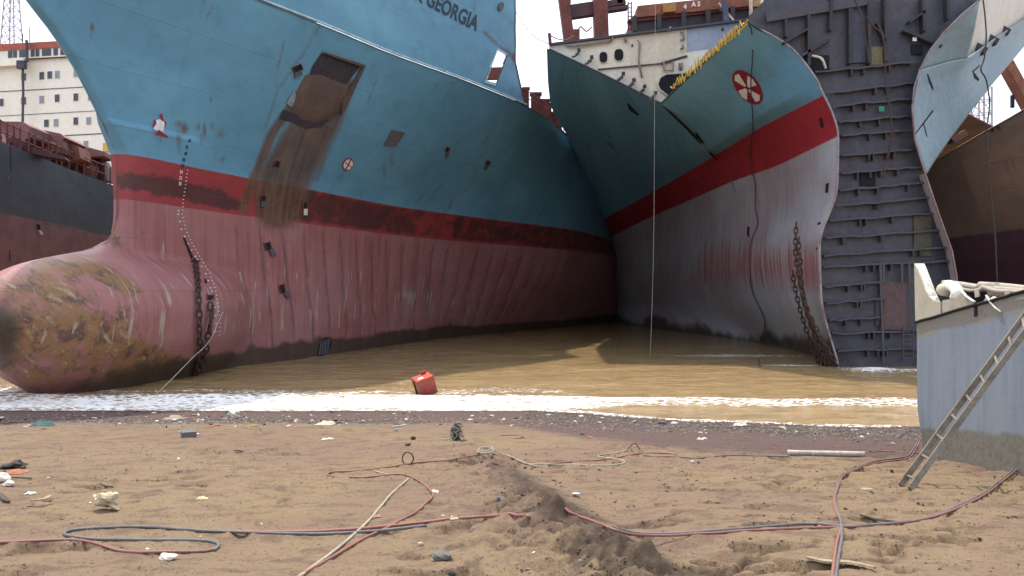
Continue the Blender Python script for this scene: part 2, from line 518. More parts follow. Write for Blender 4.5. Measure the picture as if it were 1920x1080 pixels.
hh = wm.math('ADD', wm.math('ADD', w1, wm.math('MULTIPLY', w2, 0.35)), wm.math('MULTIPLY', w3, wm.math('ADD', 0.05, wm.math('MULTIPLY', fk, 0.25))))
WATER = wm.done(cw, wm.math('ADD', 0.10, wm.math('MULTIPLY', fk, 0.7)), wm.bump(hh, 0.75, 0.14), 0, 0.45)
water = obj('water', np.stack([XW, YW, ZW], -1).reshape(-1, 3), grid_faces(NRw, NCw), WATER, smooth=True, loc=(0, 0, 0))
tag(water, kind='structure')
set_attr(water, 'foam', foam)
# ================================================================ SHIP 1 : blue hull with bulb
RX, RY = -17.4, 34.0
th = math.radians(12)
CS, CN = (math.sin(th), math.cos(th)), (math.cos(th), -math.sin(th))
def sb(s, b, z):
    """along the centre line, out to port, up (units from the eye) -> world"""
    s, b, z = np.broadcast_arrays(np.asarray(s, float), np.asarray(b, float), np.asarray(z, float))
    return np.stack([(RX + CS[0] * s + CN[0] * b) * S, (RY + CS[1] * s + CN[1] * b) * S, z * S + EYE], -1)

zt = np.array([-5.5, -4, -3, -2, -1, 0, .6, 1.06, 1.41, 1.8, 2.3, 3.4, 4.1, 6.03, 6.8, 9.06, 10.2, 11, 14.2])
s0t = np.array([-2.6, -4.2, -5.8, -6.8, -7.1, -6.6, -5.8, -4.7, -3.2, -1.3, -.4, 0, 0, -.1, -.6, -2.4, -3.65, -4.8, -8.8])
bwt_z = np.array([-5.5, -4, -3, -2, -1, 0, .6, 1.06, 1.41, 1.8, 2.3, 3.4, 20])
bwt = np.array([1.2, 1.9, 2.6, 3.0, 3.1, 2.75, 2.2, 1.6, .95, .5, .3, .15, .1])
cs_ = np.array([0, 4.7, 9, 13.6, 22, 31, 48, 60, 75, 170.])
hz = np.array([-5.5, -4, -1.5, 1.4, 4.0, 6.0, 10, 14.2])
hb = np.array([
    [.3, 1.1, 1.7, 2.3, 3.2, 4.4, 9.0, 12.5, 15.5, 16.5],
    [.35, 1.2, 1.8, 2.5, 3.4, 4.7, 9.6, 13.3, 16.0, 17.0],
    [.3, 1.2, 1.9, 2.5, 3.55, 5.3, 11.2, 14.6, 16.3, 17.0],
    [.2, .9, 1.6, 2.4, 3.6, 5.9, 13.0, 15.8, 16.5, 17.0],
    [.15, .8, 1.5, 2.35, 3.75, 6.6, 13.8, 16.2, 17.2, 18.0],
    [.2, 1.1, 1.9, 2.85, 4.4, 7.7, 14.3, 16.0, 16.5, 17.0],
    [.9, 2.5, 3.7, 5.0, 7.4, 10.4, 14.7, 16.4, 17.6, 18.5],
    [2.6, 4.0, 5.6, 7.1, 10.5, 13.2, 14.9, 16.5, 17.8, 18.8]])
def hull1_b(s, z):
    """half breadth; s array, z scalar"""
    rows = pchip(hz, hb, np.array([z]))[0]
    s0 = float(pchip(zt, s0t, np.array([z]))[0]); st = float(np.interp(z, [3.4, 4.1, 6.03, 6.8, 9.06, 10.2, 11, 14.2], [0, 0, -.1, -.6, -2.4, -3.65, -4.8, -8.8]))
    xs = np.concatenate([[st - .02, st * .5 + .3 * .5], cs_[1:]]) if st > -1 else np.concatenate([[st - .02, st * .45, 0.6], cs_[1:]])
    if st > -1:
        ys = np.concatenate([[0, rows[0] + (rows[1] - rows[0]) * .15], rows[1:]])
    else:
        ys = np.concatenate([[0, rows[0] * .5], [rows[0] + (rows[1] - rows[0]) * .13], rows[1:]])
    h = np.where(s < st, 0, pchip(xs, ys, np.maximum(s, st)))
    h = h + 0.12 * np.sqrt(np.clip((s - st) / .35, 0, 1)) * (s > st)
    bw = float(pchip(bwt_z, bwt, np.array([z]))[0])
    se = -0.6
    if s0 < se and z < 2.3:
        t = np.clip((se - s) / (se - s0), 0, 1)
        bl = bw * np.sqrt(np.maximum(1 - t ** 2.2, 0))
    else:
        bl = bw * np.sqrt(np.clip((s - s0) / .5, 0, 1))
    bl = bl * (1 - 0.9 * sstep(2, 15, s))
    k = 0.35
    d = np.clip(0.5 + 0.5 * (h - bl) / k, 0, 1)
    m = bl * (1 - d) + h * d + k * d * (1 - d)
    fade = sstep(0, .25, s - s0)
    return np.maximum(np.where(s <= s0 + 1e-6, 0, m * fade + np.minimum(bl, m) * (1 - fade)), 0)

def hull1_grid(nz, ns, z0, z1, extra=None, smax=165.0, smin=None):
    zs = np.linspace(z0, z1, nz)
    if extra is None and z0 < 0:
        zs = np.concatenate([np.linspace(-5.5, 0.4, int(nz * .33))[:-1], np.linspace(0.4, 2.6, int(nz * .27))[:-1], np.linspace(2.6, z1, nz - int(nz * .33) - int(nz * .27) + 2)])
    u = np.linspace(0, 1, ns)
    A = np.zeros((len(zs), ns, 3))
    for i, z in enumerate(zs):
        zb = min(z, 14.2)
        s0 = float(pchip(zt, s0t, np.array([zb]))[0])
        if z > 14.2: s0 -= (z - 14.2) * 1.0
        s = s0 + (smax - s0) * (0.12 * u * u / (u * .5 + .5) + 0.16 * u + 0.72 * u ** 3.2)
        if z > 14.2:
            w = sstep(s0, s0 + 9, s)
            b = hull1_b(np.maximum(s, s0 + (z - 14.2) * 1.0 * 0 + 1e-3) + (z - 14.2) * (1 - w), zb) + (z - 14.2) * .10 * w
            b = np.where(s <= s0 + 1e-6, 0, b)
        else:
            b = hull1_b(s, zb)
        A[i, :, 0] = s; A[i, :, 1] = b; A[i, :, 2] = z
    return A

A = hull1_grid(250, 580, -5.5, 14.2)
NZ1, NS1 = A.shape[:2]
s_, b_, z_ = A[..., 0], A[..., 1].copy(), A[..., 2]
# plating pulled in between the frames, and shallow dents
ribs = -0.05 * (0.5 + 0.5 * np.cos(s_ * 2 * math.pi / 1.9)) ** 2 * sstep(5, 9, s_) * sstep(5.5, 2, z_) * sstep(60, 35, s_)
b_ += np.where(b_ > 0.5, ribs - .014 * (0.5 + 0.5 * np.cos(s_ * 2 * math.pi / 1.9)) * (0.5 + 0.5 * np.cos(z_ * 2 * math.pi / 1.6)) * sstep(4, 6, z_) + 0.05 * (fbm(s_ * .35, z_ * .5, 3, 101) - .5), 0)
W1 = sb(s_, b_, z_)
PX1 = 960 + F * W1[..., 0] / W1[..., 1]; PY1 = HZ - F * (W1[..., 2] - EYE) / W1[..., 1]

def hull_material(name, upper, stripe, lower, s_lo, s_hi, boot=(0.035, 0.03, 0.022)):
    t = NT(name)
    uv = t.n('ShaderNodeUVMap').outputs[0]
    def um(a, b): return t.n('ShaderNodeMapping', {'Vector': uv, 'Scale': (a, b, 1)}).outputs[0]
    lv = t.attr('level')
    nb = t.noise(um(.12, .2), 1.0, 4, .6); nm = t.noise(um(.9, .9), 1.0, 7, .65, .3); nf = t.noise(um(7, 7), 1.0, 6, .7)
    ns = t.noise(um(3.2, .13), 1.0, 7, .62, .25); ns2 = t.noise(um(9, .5), 1.0, 5, .6)
    lj = t.math('ADD', lv, t.math('MULTIPLY', t.math('SUBTRACT', nf, .5), .10))
    lo_k = t.step(lj, s_lo - .02, s_lo + .02); hi_k = t.step(t.math('ADD', lv, t.math('MULTIPLY', t.math('SUBTRACT', nf, .5), .02)), s_hi - .012, s_hi + .012)
    up = t.mix(upper, tuple(x * .72 for x in upper), t.math('MULTIPLY', t.step(nm, .45, .75), .65))
    up = t.mix(up, tuple(min(1, x * 1.35 + .02) for x in upper), t.math('MULTIPLY', t.step(nb, .42, .70), .55))
    lw = t.mix(lower, tuple(x * .66 for x in lower), t.math('MULTIPLY', t.step(ns, .40, .68), .75))
    lw = t.mix(lw, (lower[0] * 1.08, lower[1] * 1.45, lower[2] * 1.5), t.math('MULTIPLY', t.step(nb, .40, .65), .6))
    lw = t.mix(lw, (.17, .15, .15), t.math('MULTIPLY', t.step(ns2, .58, .72), t.math('MULTIPLY', t.step(nm, .4, .6), .35)))
    st = t.mix(stripe, tuple(x * .6 for x in stripe), t.math('MULTIPLY', t.step(nm, .42, .7), .5))
    c = t.mix(lw, st, lo_k); c = t.mix(c, up, hi_k)
    # dark chipping and painted shade on the stripe, rust, cream scratches, slime
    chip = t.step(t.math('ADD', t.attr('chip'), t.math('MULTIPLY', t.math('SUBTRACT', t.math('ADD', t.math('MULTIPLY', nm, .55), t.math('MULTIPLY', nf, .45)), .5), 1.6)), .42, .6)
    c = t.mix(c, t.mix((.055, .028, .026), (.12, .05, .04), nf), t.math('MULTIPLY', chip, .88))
    ra = t.attr('rust')
    rk = t.step(t.math('ADD', ra, t.math('MULTIPLY', t.math('SUBTRACT', t.math('ADD', t.math('MULTIPLY', ns, .35), t.math('ADD', t.math('MULTIPLY', nm, .35), t.math('MULTIPLY', nf, .3))), .5), 2.0)), .12, .8)
    rk = t.math('MULTIPLY', rk, t.step(ra, .01, .25))
    rcol = t.mix(t.mix((.10, .052, .038), (.20, .115, .065), t.step(t.math('ADD', t.math('MULTIPLY', ns, .5), t.math('MULTIPLY', nm, .5)), .40, .60)), (.24, .09, .035), t.step(nf, .55, .75))
    c = t.mix(c, rcol, t.math('MULTIPLY', rk, .9))
    oa = t.attr('orange')
    om = t.n('ShaderNodeMapping', {'Vector': uv, 'Rotation': (0, 0, math.radians(38)), 'Scale': (1, 1, 1)}).outputs[0]
    om2 = t.n('ShaderNodeMapping', {'Vector': om, 'Scale': (.5, 1.7, 1)}).outputs[0]
    od = t.noise(om2, 1.5, 9, .72, .35)
    ok = t.step(t.math('ADD', oa, t.math('MULTIPLY', t.math('SUBTRACT', t.math('ADD', t.math('MULTIPLY', od, .45), t.math('MULTIPLY', nm, .55)), .5), 2.6)), .26, .60)
    ok = t.math('MULTIPLY', ok, t.step(oa, .02, .2))
    ocol = t.mix((.30, .155, .06), (.10, .06, .04), t.step(t.noise(um(1.6, 1.6), 1.0, 8, .72, .6), .48, .60))
    ocol = t.mix(ocol, (.42, .22, .07), t.step(nf, .54, .68))
    ocol = t.mix(ocol, (.46, .36, .20), t.step(t.noise(om2, 1.9, 8, .78), .55, .62))
    c = t.mix(c, ocol, t.math('MULTIPLY', ok, .88))
    sa = t.attr('scratch')
    sc = t.noise(um(3.6, .42), 1.0, 5, .62, .35)
    sk = t.step(t.math('ADD', sa, t.math('MULTIPLY', t.math('SUBTRACT', sc, .5), 3.4)), .60, .76)
    rb = t.attr('ribline')
    c = t.mix(c, (.115, .085, .09), t.math('MULTIPLY', t.math('MULTIPLY', rb, t.step(nm, .25, .55)), .8))
    c = t.mix(c, (.50, .43, .31), t.math('MULTIPLY', t.math('MULTIPLY', sk, t.step(sa, .02, .2)), .8))
    da = t.math('ADD', t.attr('slime_and_shade'), t.math('MULTIPLY', t.math('SUBTRACT', nm, .5), .5))
    c = t.mix(c, t.mix(boot, (.10, .07, .045), ns), t.math('MULTIPLY', t.step(da, .3, .8), .9))
    # weld seams of the strakes as fine relief
    sep = t.n('ShaderNodeSeparateXYZ', {0: uv})
    wz = t.math('ABSOLUTE', t.math('SUBTRACT', t.math('FRACT', t.math('MULTIPLY', sep.outputs[1], .42)), .5))
    wx = t.math('ABSOLUTE', t.math('SUBTRACT', t.math('FRACT', t.math('MULTIPLY', sep.outputs[0], .11)), .5))
    seam = t.math('MAXIMUM', t.step(wz, .485, .5), t.step(wx, .4965, .5))
    c = t.mix(c, tuple(x * .45 for x in (.3, .3, .3)), t.math('MULTIPLY', seam, t.math('MULTIPLY', t.step(nm, .35, .6), .22)))
    h = t.math('ADD', t.math('MULTIPLY', nb, 3.0), t.math('ADD', t.math('MULTIPLY', nm, .35), t.math('ADD', t.math('MULTIPLY', seam, .25), t.math('MULTIPLY', nf, .12))))
    r = t.lin(nm, .3, .7, .42, .62)
    r = t.math('ADD', r, t.math('MULTIPLY', rk, .25))
    return t.done(c, r, t.bump(h, .5, .05), 0, .4)

HULL1 = hull_material('blue_red_pink_hull_paint', (.15, .37, .50), (.39, .058, .06), (.43, .165, .15), 4.02, 6.0)

def add_uv(o, U, V, nc):
    me = o.data
    uvl = me.uv_layers.new(name='UVMap')
    idx = np.zeros(len(me.loops), np.int32); me.loops.foreach_get('vertex_index', idx)
    uvs = np.stack([U.ravel()[idx], V.ravel()[idx]], 1).astype(np.float32)
    uvl.data.foreach_set('uv', uvs.ravel())

ship1 = thing('container_ship', (RX * S, RY * S, 0), 'beached blue container ship with red stripe, pink lower hull and long rusty bulbous bow', 'ship')
hull1 = obj('port_shell', W1.reshape(-1, 3), grid_faces(NZ1, NS1), HULL1, ship1, smooth=True)
seg_ = np.hypot(np.diff(s_, axis=1), np.diff(b_, axis=1)); rem = np.concatenate([np.cumsum(seg_[:, ::-1], axis=1)[:, ::-1], np.zeros((NZ1, 1))], 1)
add_uv(hull1, 165 - rem, z_, NS1)

def seg_mask(X, Y, pts, w, soft=.5):
    """1 inside a thick polyline; pts (x,y[,w])"""
    out = np.zeros_like(X)
    for p, q in zip(pts[:-1], pts[1:]):
        w0 = p[2] if len(p) > 2 else w; w1 = q[2] if len(q) > 2 else w
        dx, dy = q[0] - p[0], q[1] - p[1]
        t = np.clip(((X - p[0]) * dx + (Y - p[1]) * dy) / (dx * dx + dy * dy + 1e-9), 0, 1)
        d = np.hypot(X - p[0] - t * dx, Y - p[1] - t * dy) / (w0 + (w1 - w0) * t)
        out = np.maximum(out, 1 - sstep(1 - soft, 1 + soft * .3, d))
    return out

def blob(X, Y, cx, cy, rx, ry, a=1.0):
    return a * np.exp(-(((X - cx) / rx) ** 2 + ((Y - cy) / ry) ** 2))

X, Y = PX1, PY1
n_a = fbm(X / 30, Y / 30, 4, 201); n_b = fbm(X / 9, Y / 9, 3, 202)
rust = np.zeros_like(X)
rust = np.maximum(rust, 1.15 * seg_mask(X, Y, [(628, 160, 42), (604, 215, 50), (560, 285, 58), (530, 335, 62), (520, 385, 58)], 50, .75))
rust = np.maximum(rust, .85 * seg_mask(X, Y, [(600, 120, 10), (510, 250, 14), (470, 350, 14), (455, 392, 12)], 12, .9))
rust = np.maximum(rust, .55 * seg_mask(X, Y, [(655, 150, 10), (620, 250, 12), (590, 330, 14)], 12, .6))
rust = np.maximum(rust, .42 * seg_mask(X, Y, [(628, -10, 7), (575, 90, 6), (520, 170, 6), (497, 240, 6)], 6, .8))
rust = np.maximum(rust, .85 * seg_mask(X, Y, [(150, 150, 4), (196, 245, 6), (213, 320, 9), (215, 400, 12), (196, 452, 14)], 12, .9))
for (x, y, a, b, k) in ((172, 52, 5, 12, .8), (170, 75, 4, 30, .4), (345, 240, 10, 16, .7), (335, 262, 7, 30, .55), (383, 243, 5, 20, .7), (377, 260, 4, 22, .5), (300, 262, 7, 16, .35),
                        (416, 300, 7, 7, .5), (336, 232, 12, 9, .6), (372, 238, 6, 10, .6), (412, 250, 14, 12, .42), (398, 236, 5, 12, .5), (290, 245, 8, 14, .5), (540, 250, 6, 40, .2), (212, 452, 12, 16, .5), (860, 350, 30, 20, .2), (735, 300, 6, 22, .4), (795, 320, 22, 8, .2), (720, 320, 5, 22, .5), (760, 330, 5, 20, .3), (870, 25, 5, 20, .4), (752, 62, 5, 12, .35), (895, 60, 3, 26, .3)):
    rust = np.maximum(rust, blob(X, Y, x, y, a, b, k))
orange = np.zeros_like(X)
orange = np.maximum(orange, .95 * seg_mask(X, Y, [(75, 520, 34), (130, 590, 40), (215, 650, 40), (330, 690, 28)], 36, .8))
orange = np.maximum(orange, .8 * seg_mask(X, Y, [(70, 492, 22), (170, 500, 24), (250, 545, 20)], 20, .8))
orange = np.maximum(orange, .75 * blob(X, Y, 50, 600, 75, 120)); orange = np.maximum(orange, .5 * blob(X, Y, 213, 440, 18, 26))
orange = np.maximum(orange, .40 * blob(X, Y, 400, 690, 120, 34)); orange = np.maximum(orange, .85 * blob(X, Y, 110, 610, 95, 95)); orange = np.maximum(orange, .6 * blob(X, Y, 60, 700, 80, 40)); orange = np.maximum(orange, .7 * blob(X, Y, 250, 690, 140, 30)); orange = np.maximum(orange, .62 * blob(X, Y, 170, 620, 110, 90))
scratch = np.zeros_like(X)
for (x, y, a, b, k) in ((770, 555, 50, 28, .62), (280, 600, 12, 60, .5), (315, 560, 6, 60, .45), (262, 590, 10, 70, .6), (205, 560, 10, 40, .55), (450, 560, 14, 22, .5), (485, 590, 6, 30, .5), (306, 470, 5, 26, .55),
                        (281, 400, 4, 26, .55), (243, 425, 5, 18, .5), (520, 590, 60, 30, .34), (630, 570, 70, 36, .38), (420, 620, 80, 30, .3), (130, 560, 40, 40, .38), (700, 570, 40, 30, .45)):
    scratch = np.maximum(scratch, blob(X, Y, x, y, a, b, k))
scratch = np.maximum(scratch, .33 * sstep(2.8, 0, z_) * sstep(-3.4, -1.5, z_))
ribl = sstep(.90, 1.0, np.cos((s_ + .12 * z_ + .3 * (n_a - .5)) * 2 * math.pi / 1.9)) * sstep(5, 9, s_) * sstep(4.0, 3.0, z_) * sstep(70, 40, s_)
set_attr(hull1, 'ribline', ribl)
chip = np.zeros_like(X)
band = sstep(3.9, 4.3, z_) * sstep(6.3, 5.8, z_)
hgt = (z_ - 4.02) / 2.0
chip = np.where(X < 460, band * (.20 + .75 * blob(X, hgt, 300, .42, 120, .22) + .5 * blob(X, hgt, 420, .2, 60, .2)), chip)
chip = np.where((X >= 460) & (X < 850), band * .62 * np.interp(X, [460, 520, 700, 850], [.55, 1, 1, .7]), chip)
chip = np.where(X >= 850, band * .56, chip)  # stripe wear raised aft, painting in some of the gap's shade
chip = np.maximum(chip, .5 * blob(X, Y, 540, 345, 26, 18))
chip = np.maximum(chip, .26 * blob(X, Y, 350, 245, 70, 22)); chip = np.maximum(chip, .3 * blob(X, Y, 730, 300, 30, 40))
slime_and_shade = .8 * sstep(-2.2, -3.7, z_ + 1.1 * (n_a - .5)) * sstep(100, 330, X) + .55 * sstep(-2.6, -4, z_)
slime_and_shade = np.maximum(slime_and_shade, .85 * blob(X, Y, 5, 630, 45, 95)); slime_and_shade = np.maximum(slime_and_shade, .42 * blob(X, Y, 255, 575, 16, 70))  # shade of the bulb's turned-away left side painted in with the slime
_r = random.Random(41)
for k in range(95):
    s_0 = _r.uniform(-3, 62) if k % 3 else _r.uniform(3, 30); z_0 = _r.uniform(6.4, 14) if k % 4 else _r.uniform(-2, 4); ln = _r.uniform(.4, 3.2); w_ = _r.uniform(.05, .13) * (1 + max(s_0, 0) / 40); a_ = _r.uniform(.18, .55)
    t_ = (z_0 - z_) / ln; u_ = (s_ - s_0 - .10 * np.sin(z_ * 1.7 + k)) / w_
    rust = np.maximum(rust, a_ * np.exp(-u_ ** 2) * sstep(-.08, .02, t_) * sstep(1.0, .1, t_))
for k in range(60):   # small knocks and scrapes
    s_0 = _r.uniform(-3, 55); z_0 = _r.uniform(-2, 13.5)
    chip = np.maximum(chip, _r.uniform(.3, .6) * np.exp(-((s_ - s_0 - (z_ - z_0) * _r.uniform(-1, 1)) / _r.uniform(.08, .5)) ** 2 - ((z_ - z_0) / _r.uniform(.05, .22)) ** 2))
for nme, arr in (('level', z_), ('rust', rust), ('orange', orange), ('scratch', scratch), ('chip', chip), ('slime_and_shade', slime_and_shade)):
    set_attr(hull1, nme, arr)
BV1 = BVHTree.FromPolygons([Vector(p) for p in W1[:, ::2].reshape(-1, 3)], grid_faces(NZ1, len(range(0, NS1, 2))).tolist())

# starboard half, transom side and decks
A2 = hull1_grid(70, 160, -5.5, 14.2)
Wm = sb(A2[..., 0], -A2[..., 1], A2[..., 2])
stb = obj('starboard_shell', Wm.reshape(-1, 3), grid_faces(*A2.shape[:2], flip=True), HULL1, ship1, smooth=True)
add_uv(stb, A2[..., 0], A2[..., 2], 0)
set_attr(stb, 'level', A2[..., 2])
RUSTDECK = weathered('rusty_deck_steel', (.16, .07, .05), (.07, .04, .035), .8, .8, .8, bump=.4)
RUSTRED = weathered('rust_red_steel', (.24, .07, .05), (.12, .045, .035), .8, .9, .75, bump=.4, rust=.2)
top_p = W1[-1]; top_s = sb(A[-1, :, 0], -b_[-1], A[-1, :, 2])
ii = np.arange(NS1 - 1)
dv = np.concatenate([top_p, top_s]); dv[:, 2] -= 0.05
obj('deck', dv, np.stack([ii, ii + NS1, ii + 1 + NS1, ii + 1], 1), RUSTDECK, ship1)
te_p = W1[:, -1]; te_s = sb(s_[:, -1], -b_[:, -1], z_[:, -1]); jj = np.arange(NZ1 - 1)
obj('transom', np.concatenate([te_p, te_s]), np.stack([jj, jj + 1, jj + 1 + NZ1, jj + NZ1], 1), RUSTDECK, ship1)

# forecastle plating above the knuckle, cut off square at its after end
S_CUT = 27.0
U = hull1_grid(50, 260, 14.25, 22.0, extra=1, smax=60)
us = U[..., 0]; 
ncut = 0
zsU = U[:, 0, 2]
NU = 240
US = np.zeros((50, NU)); UB = np.zeros((50, NU))
# the pixel column where the plating ends, turned into distance along the ship on each row
cut_px = np.interp(zsU, [14.2, 15.0, 16.4, 17.0, 22.0], [987, 979, 970, 966, 966])
for i in range(50):
    zz = zsU[i]; s0 = U[i, 0, 0]
    row = sb(us[i], U[i, :, 1], zz)
    pxr = 960 + F * row[:, 0] / row[:, 1]
    k = int(np.argmax(pxr > cut_px[i]))
    f = (cut_px[i] - pxr[k - 1]) / (pxr[k] - pxr[k - 1]); sc_ = us[i, k - 1] + f * (us[i, k] - us[i, k - 1])
    q = np.linspace(0, 1, NU)
    ss = s0 + (sc_ - s0) * (.3 * q + .7 * q ** 1.3)
    US[i] = ss; UB[i] = np.interp(ss, us[i], U[i, :, 1])
UZ = np.repeat(zsU[:, None], NU, 1)
UZ = 14.25 + (UZ - 14.25) * (np.interp(US, [-17, 0, 15, 27], [16.5, 17.5, 20.5, 22]) - 14.25) / 7.75   # bulwark top cut lower forward, shaped to keep its shadow off the foam
UB += np.where(UB > .5, .05 * (fbm(US * .4, UZ * .6, 3, 131) - .5), 0)
WU = sb(US, UB, UZ)
SLOT = [(932, 93), (949, 104), (929, 157), (911, 151)]
def in_poly(x, y, poly):
    r = np.zeros(x.shape, bool); n = len(poly)
    for i in range(n):
        (x0, y0), (x1, y1) = poly[i], poly[(i + 1) % n]
        r ^= ((y0 > y) != (y1 > y)) & (x < (x1 - x0) * (y - y0) / (y1 - y0 + 1e-9) + x0)
    return r
_px = (960 + F * WU[..., 0] / WU[..., 1]).ravel(); _py = (HZ - F * (WU[..., 2] - EYE) / WU[..., 1]).ravel()
_f = grid_faces(50, NU); _in = in_poly(_px[_f].mean(1), _py[_f].mean(1), SLOT)
upper1 = obj('forecastle_plating', WU.reshape(-1, 3), _f[~_in], HULL1, ship1, smooth=True)
add_uv(upper1, US, UZ, NU)
set_attr(upper1, 'level', UZ)
PXU = 960 + F * WU[..., 0] / WU[..., 1]; PYU = HZ - F * (WU[..., 2] - EYE) / WU[..., 1]
ru = .5 * seg_mask(PXU, PYU, [(905, 58, 5), (935, 85, 6), (966, 110, 9)], 6, .7) + .4 * blob(PXU, PYU, 966, 60, 5, 60) + .25 * blob(PXU, PYU, 890, 15, 4, 30) + .2 * blob(PXU, PYU, 750, 50, 5, 20)
set_attr(upper1, 'rust', ru)
BVU = BVHTree.FromPolygons([Vector(p) for p in WU.reshape(-1, 3)], grid_faces(50, NU).tolist())
WUs = sb(US, -UB, UZ)
us_o = obj('forecastle_plating', WUs.reshape(-1, 3), grid_faces(50, NU, flip=True), HULL1, ship1, smooth=True)
add_uv(us_o, US, UZ, NU); set_attr(us_o, 'level', UZ)
kk = np.arange(NU - 1)
dv = np.concatenate([WU[-8], WUs[-8]])
obj('forecastle_deck', dv, np.stack([kk, kk + NU, kk + 1 + NU, kk + 1], 1), RUSTDECK, ship1)
PALEBLUE = weathered('pale_worn_blue_edge', (.42, .55, .58), (.20, .33, .38), .8, 1.5, .6, rust=.3)
m = MB(); m.tube([Vector(p) + Vector((.02, -.04, .02)) for p in WU[0, 20::3]], .055, 6)
m.build('knuckle_bar', PALEBLUE, ship1, True)
m = MB(); m.tube([Vector(p) for p in W1[-1, 330::6]], .07, 5); m.build('deck_edge_bar', RUSTRED, ship1, True)
m = MB(); m.tube([Vector(p) for p in WU[:, -1]], .05, 5); m.build('cut_edge', RUSTRED, ship1, True)

# ---------------------------------------------------------------- putting marks and fittings on a shell
CAMV = Vector((0, 0, EYE))
def cast(bv, px, py, off=0.0):
    d = (P(px, py, 10) - CAMV).normalized()
    loc, nor, idx, dist = bv.ray_cast(CAMV, d)
    if loc is None: return None
    if nor.dot(d) > 0: nor = -nor
    return loc + nor * off, nor

def decal(name, bv, polys, mat, parent, off=.015, thick=0.0, split=False, kind=None):
    """thin plate or paint mark following a shell; polys: lists of pixel points"""
    if split:
        return [decal(name, bv, [p], mat, parent, off, thick) for p in polys]
    mb = MB()
    for poly in polys:
        hits = [cast(bv, x, y, off) for x, y in poly]
        if any(h is None for h in hits): continue
        pts = [h[0] for h in hits]
        if len(poly) > 7 and not thick:
            cx = sum(p[0] for p in poly) / len(poly); cy = sum(p[1] for p in poly) / len(poly)
            n = len(poly); vs = list(pts); fs = []
            for k in (1, 2, 3):
                for x, y in poly:
                    h = cast(bv, x + (cx - x) * k / 4, y + (cy - y) * k / 4, off); vs.append(h[0] if h else pts[0])
                for i in range(n): fs.append(((k - 1) * n + i, (k - 1) * n + (i + 1) % n, k * n + (i + 1) % n, k * n + i))
            h = cast(bv, cx, cy, off); vs.append(h[0] if h else pts[0])
            for i in range(n): fs.append((3 * n + i, 3 * n + (i + 1) % n, 4 * n))
            mb.add(vs, fs); continue
        if thick:
            nrm = sum((h[1] for h in hits), Vector()).normalized()
            mb.slab(pts, nrm * thick)
        else:
            mb.add(pts, [tuple(range(len(pts)))])
    if not mb.v: return None
    o = mb.build(name, mat, parent)
    if kind: o['kind'] = kind
    return o

def ellipse(cx, cy, ax, bx, n=28, r0=0):
    """pixel ellipse from two axis vectors"""
    return [(cx + ax[0] * math.cos(a) + bx[0] * math.sin(a), cy + ax[1] * math.cos(a) + bx[1] * math.sin(a)) for a in [2 * math.pi * k / n for k in range(n)]]

def text_polys(txt, o, r, u, size=1.0, spacing=1.0):
    """flat lettering triangles mapped by pixel axes: o origin, r one em right, u one em up"""
    cu = bpy.data.curves.new('lettering', 'FONT'); cu.body = txt; cu.size = size; cu.space_character = spacing; cu.resolution_u = 3; cu.offset = .03
    ob = bpy.data.objects.new('lettering', cu); col.objects.link(ob)
    dg = bpy.context.evaluated_depsgraph_get(); me = bpy.data.meshes.new_from_object(ob.evaluated_get(dg))
    bpy.data.objects.remove(ob); bpy.data.curves.remove(cu)
    bm = bmesh.new(); bm.from_mesh(me); bmesh.ops.triangulate(bm, faces=bm.faces); 
    out = []; w = max((v.co.x for v in bm.verts), default=1)
    for f in bm.faces:
        out.append([(o[0] + r[0] * v.co.x + u[0] * v.co.y, o[1] + r[1] * v.co.x + u[1] * v.co.y) for v in f.verts])
    bm.free(); bpy.data.meshes.remove(me)
    return out, w

DARK = weathered('dark_opening', (.012, .012, .015), (.02, .018, .018), .5, 2, .9)
NAVY = weathered('navy_lettering_paint', (.02, .035, .075), (.03, .05, .09), .5, 3, .55)
CREAM = weathered('cream_paint', (.60, .55, .44), (.42, .36, .27), .6, .8, .6, rust=.25)
WHITEP = weathered('white_mark_paint', (.72, .70, .68), (.5, .46, .44), .5, 3, .6)
REDP = weathered('red_mark_paint', (.38, .025, .05), (.25, .02, .03), .5, 3, .6)
ANCH = weathered('rust_stained_recess', (.125, .08, .065), (.19, .12, .075), .7, .5, .8, (2, 2, .5), bump=.1, var=.15)
STEELP = weathered('bare_patch_paint', (.30, .38, .40), (.20, .24, .25), .7, 2)
ANCHD = weathered('dark_recess_and_shade', (.045, .04, .05), (.07, .05, .045), .8, .6, .8)  # near-black for the recess and the shade painted under the bolster

# name
def affine(polys, o, r, u):
    return [[(o[0] + r[0] * x + u[0] * y, o[1] + r[1] * x + u[1] * y) for x, y in p] for p in polys]
adv = 0
full, wfull = text_polys('K GEORGIA', (0, 0), (1, 0), (0, 1))
for i_, ch in enumerate('K GEORGIA'):
    if ch == ' ': continue
    pre = text_polys('K GEORGIA'[:i_ + 1], (0, 0), (1, 0), (0, 1))[0]
    one = text_polys(ch, (0, 0), (1, 0), (0, 1))[0]
    shift = max(x for p in pre for x, y in p) - max(x for p in one for x, y in p)
    one = [[(x + shift, y) for x, y in p] for p in one]
    decal('letter', BVU, affine(one, (776, -3), (117 / wfull, 60.5 / wfull), (11, -37)), NAVY, ship1, .02)

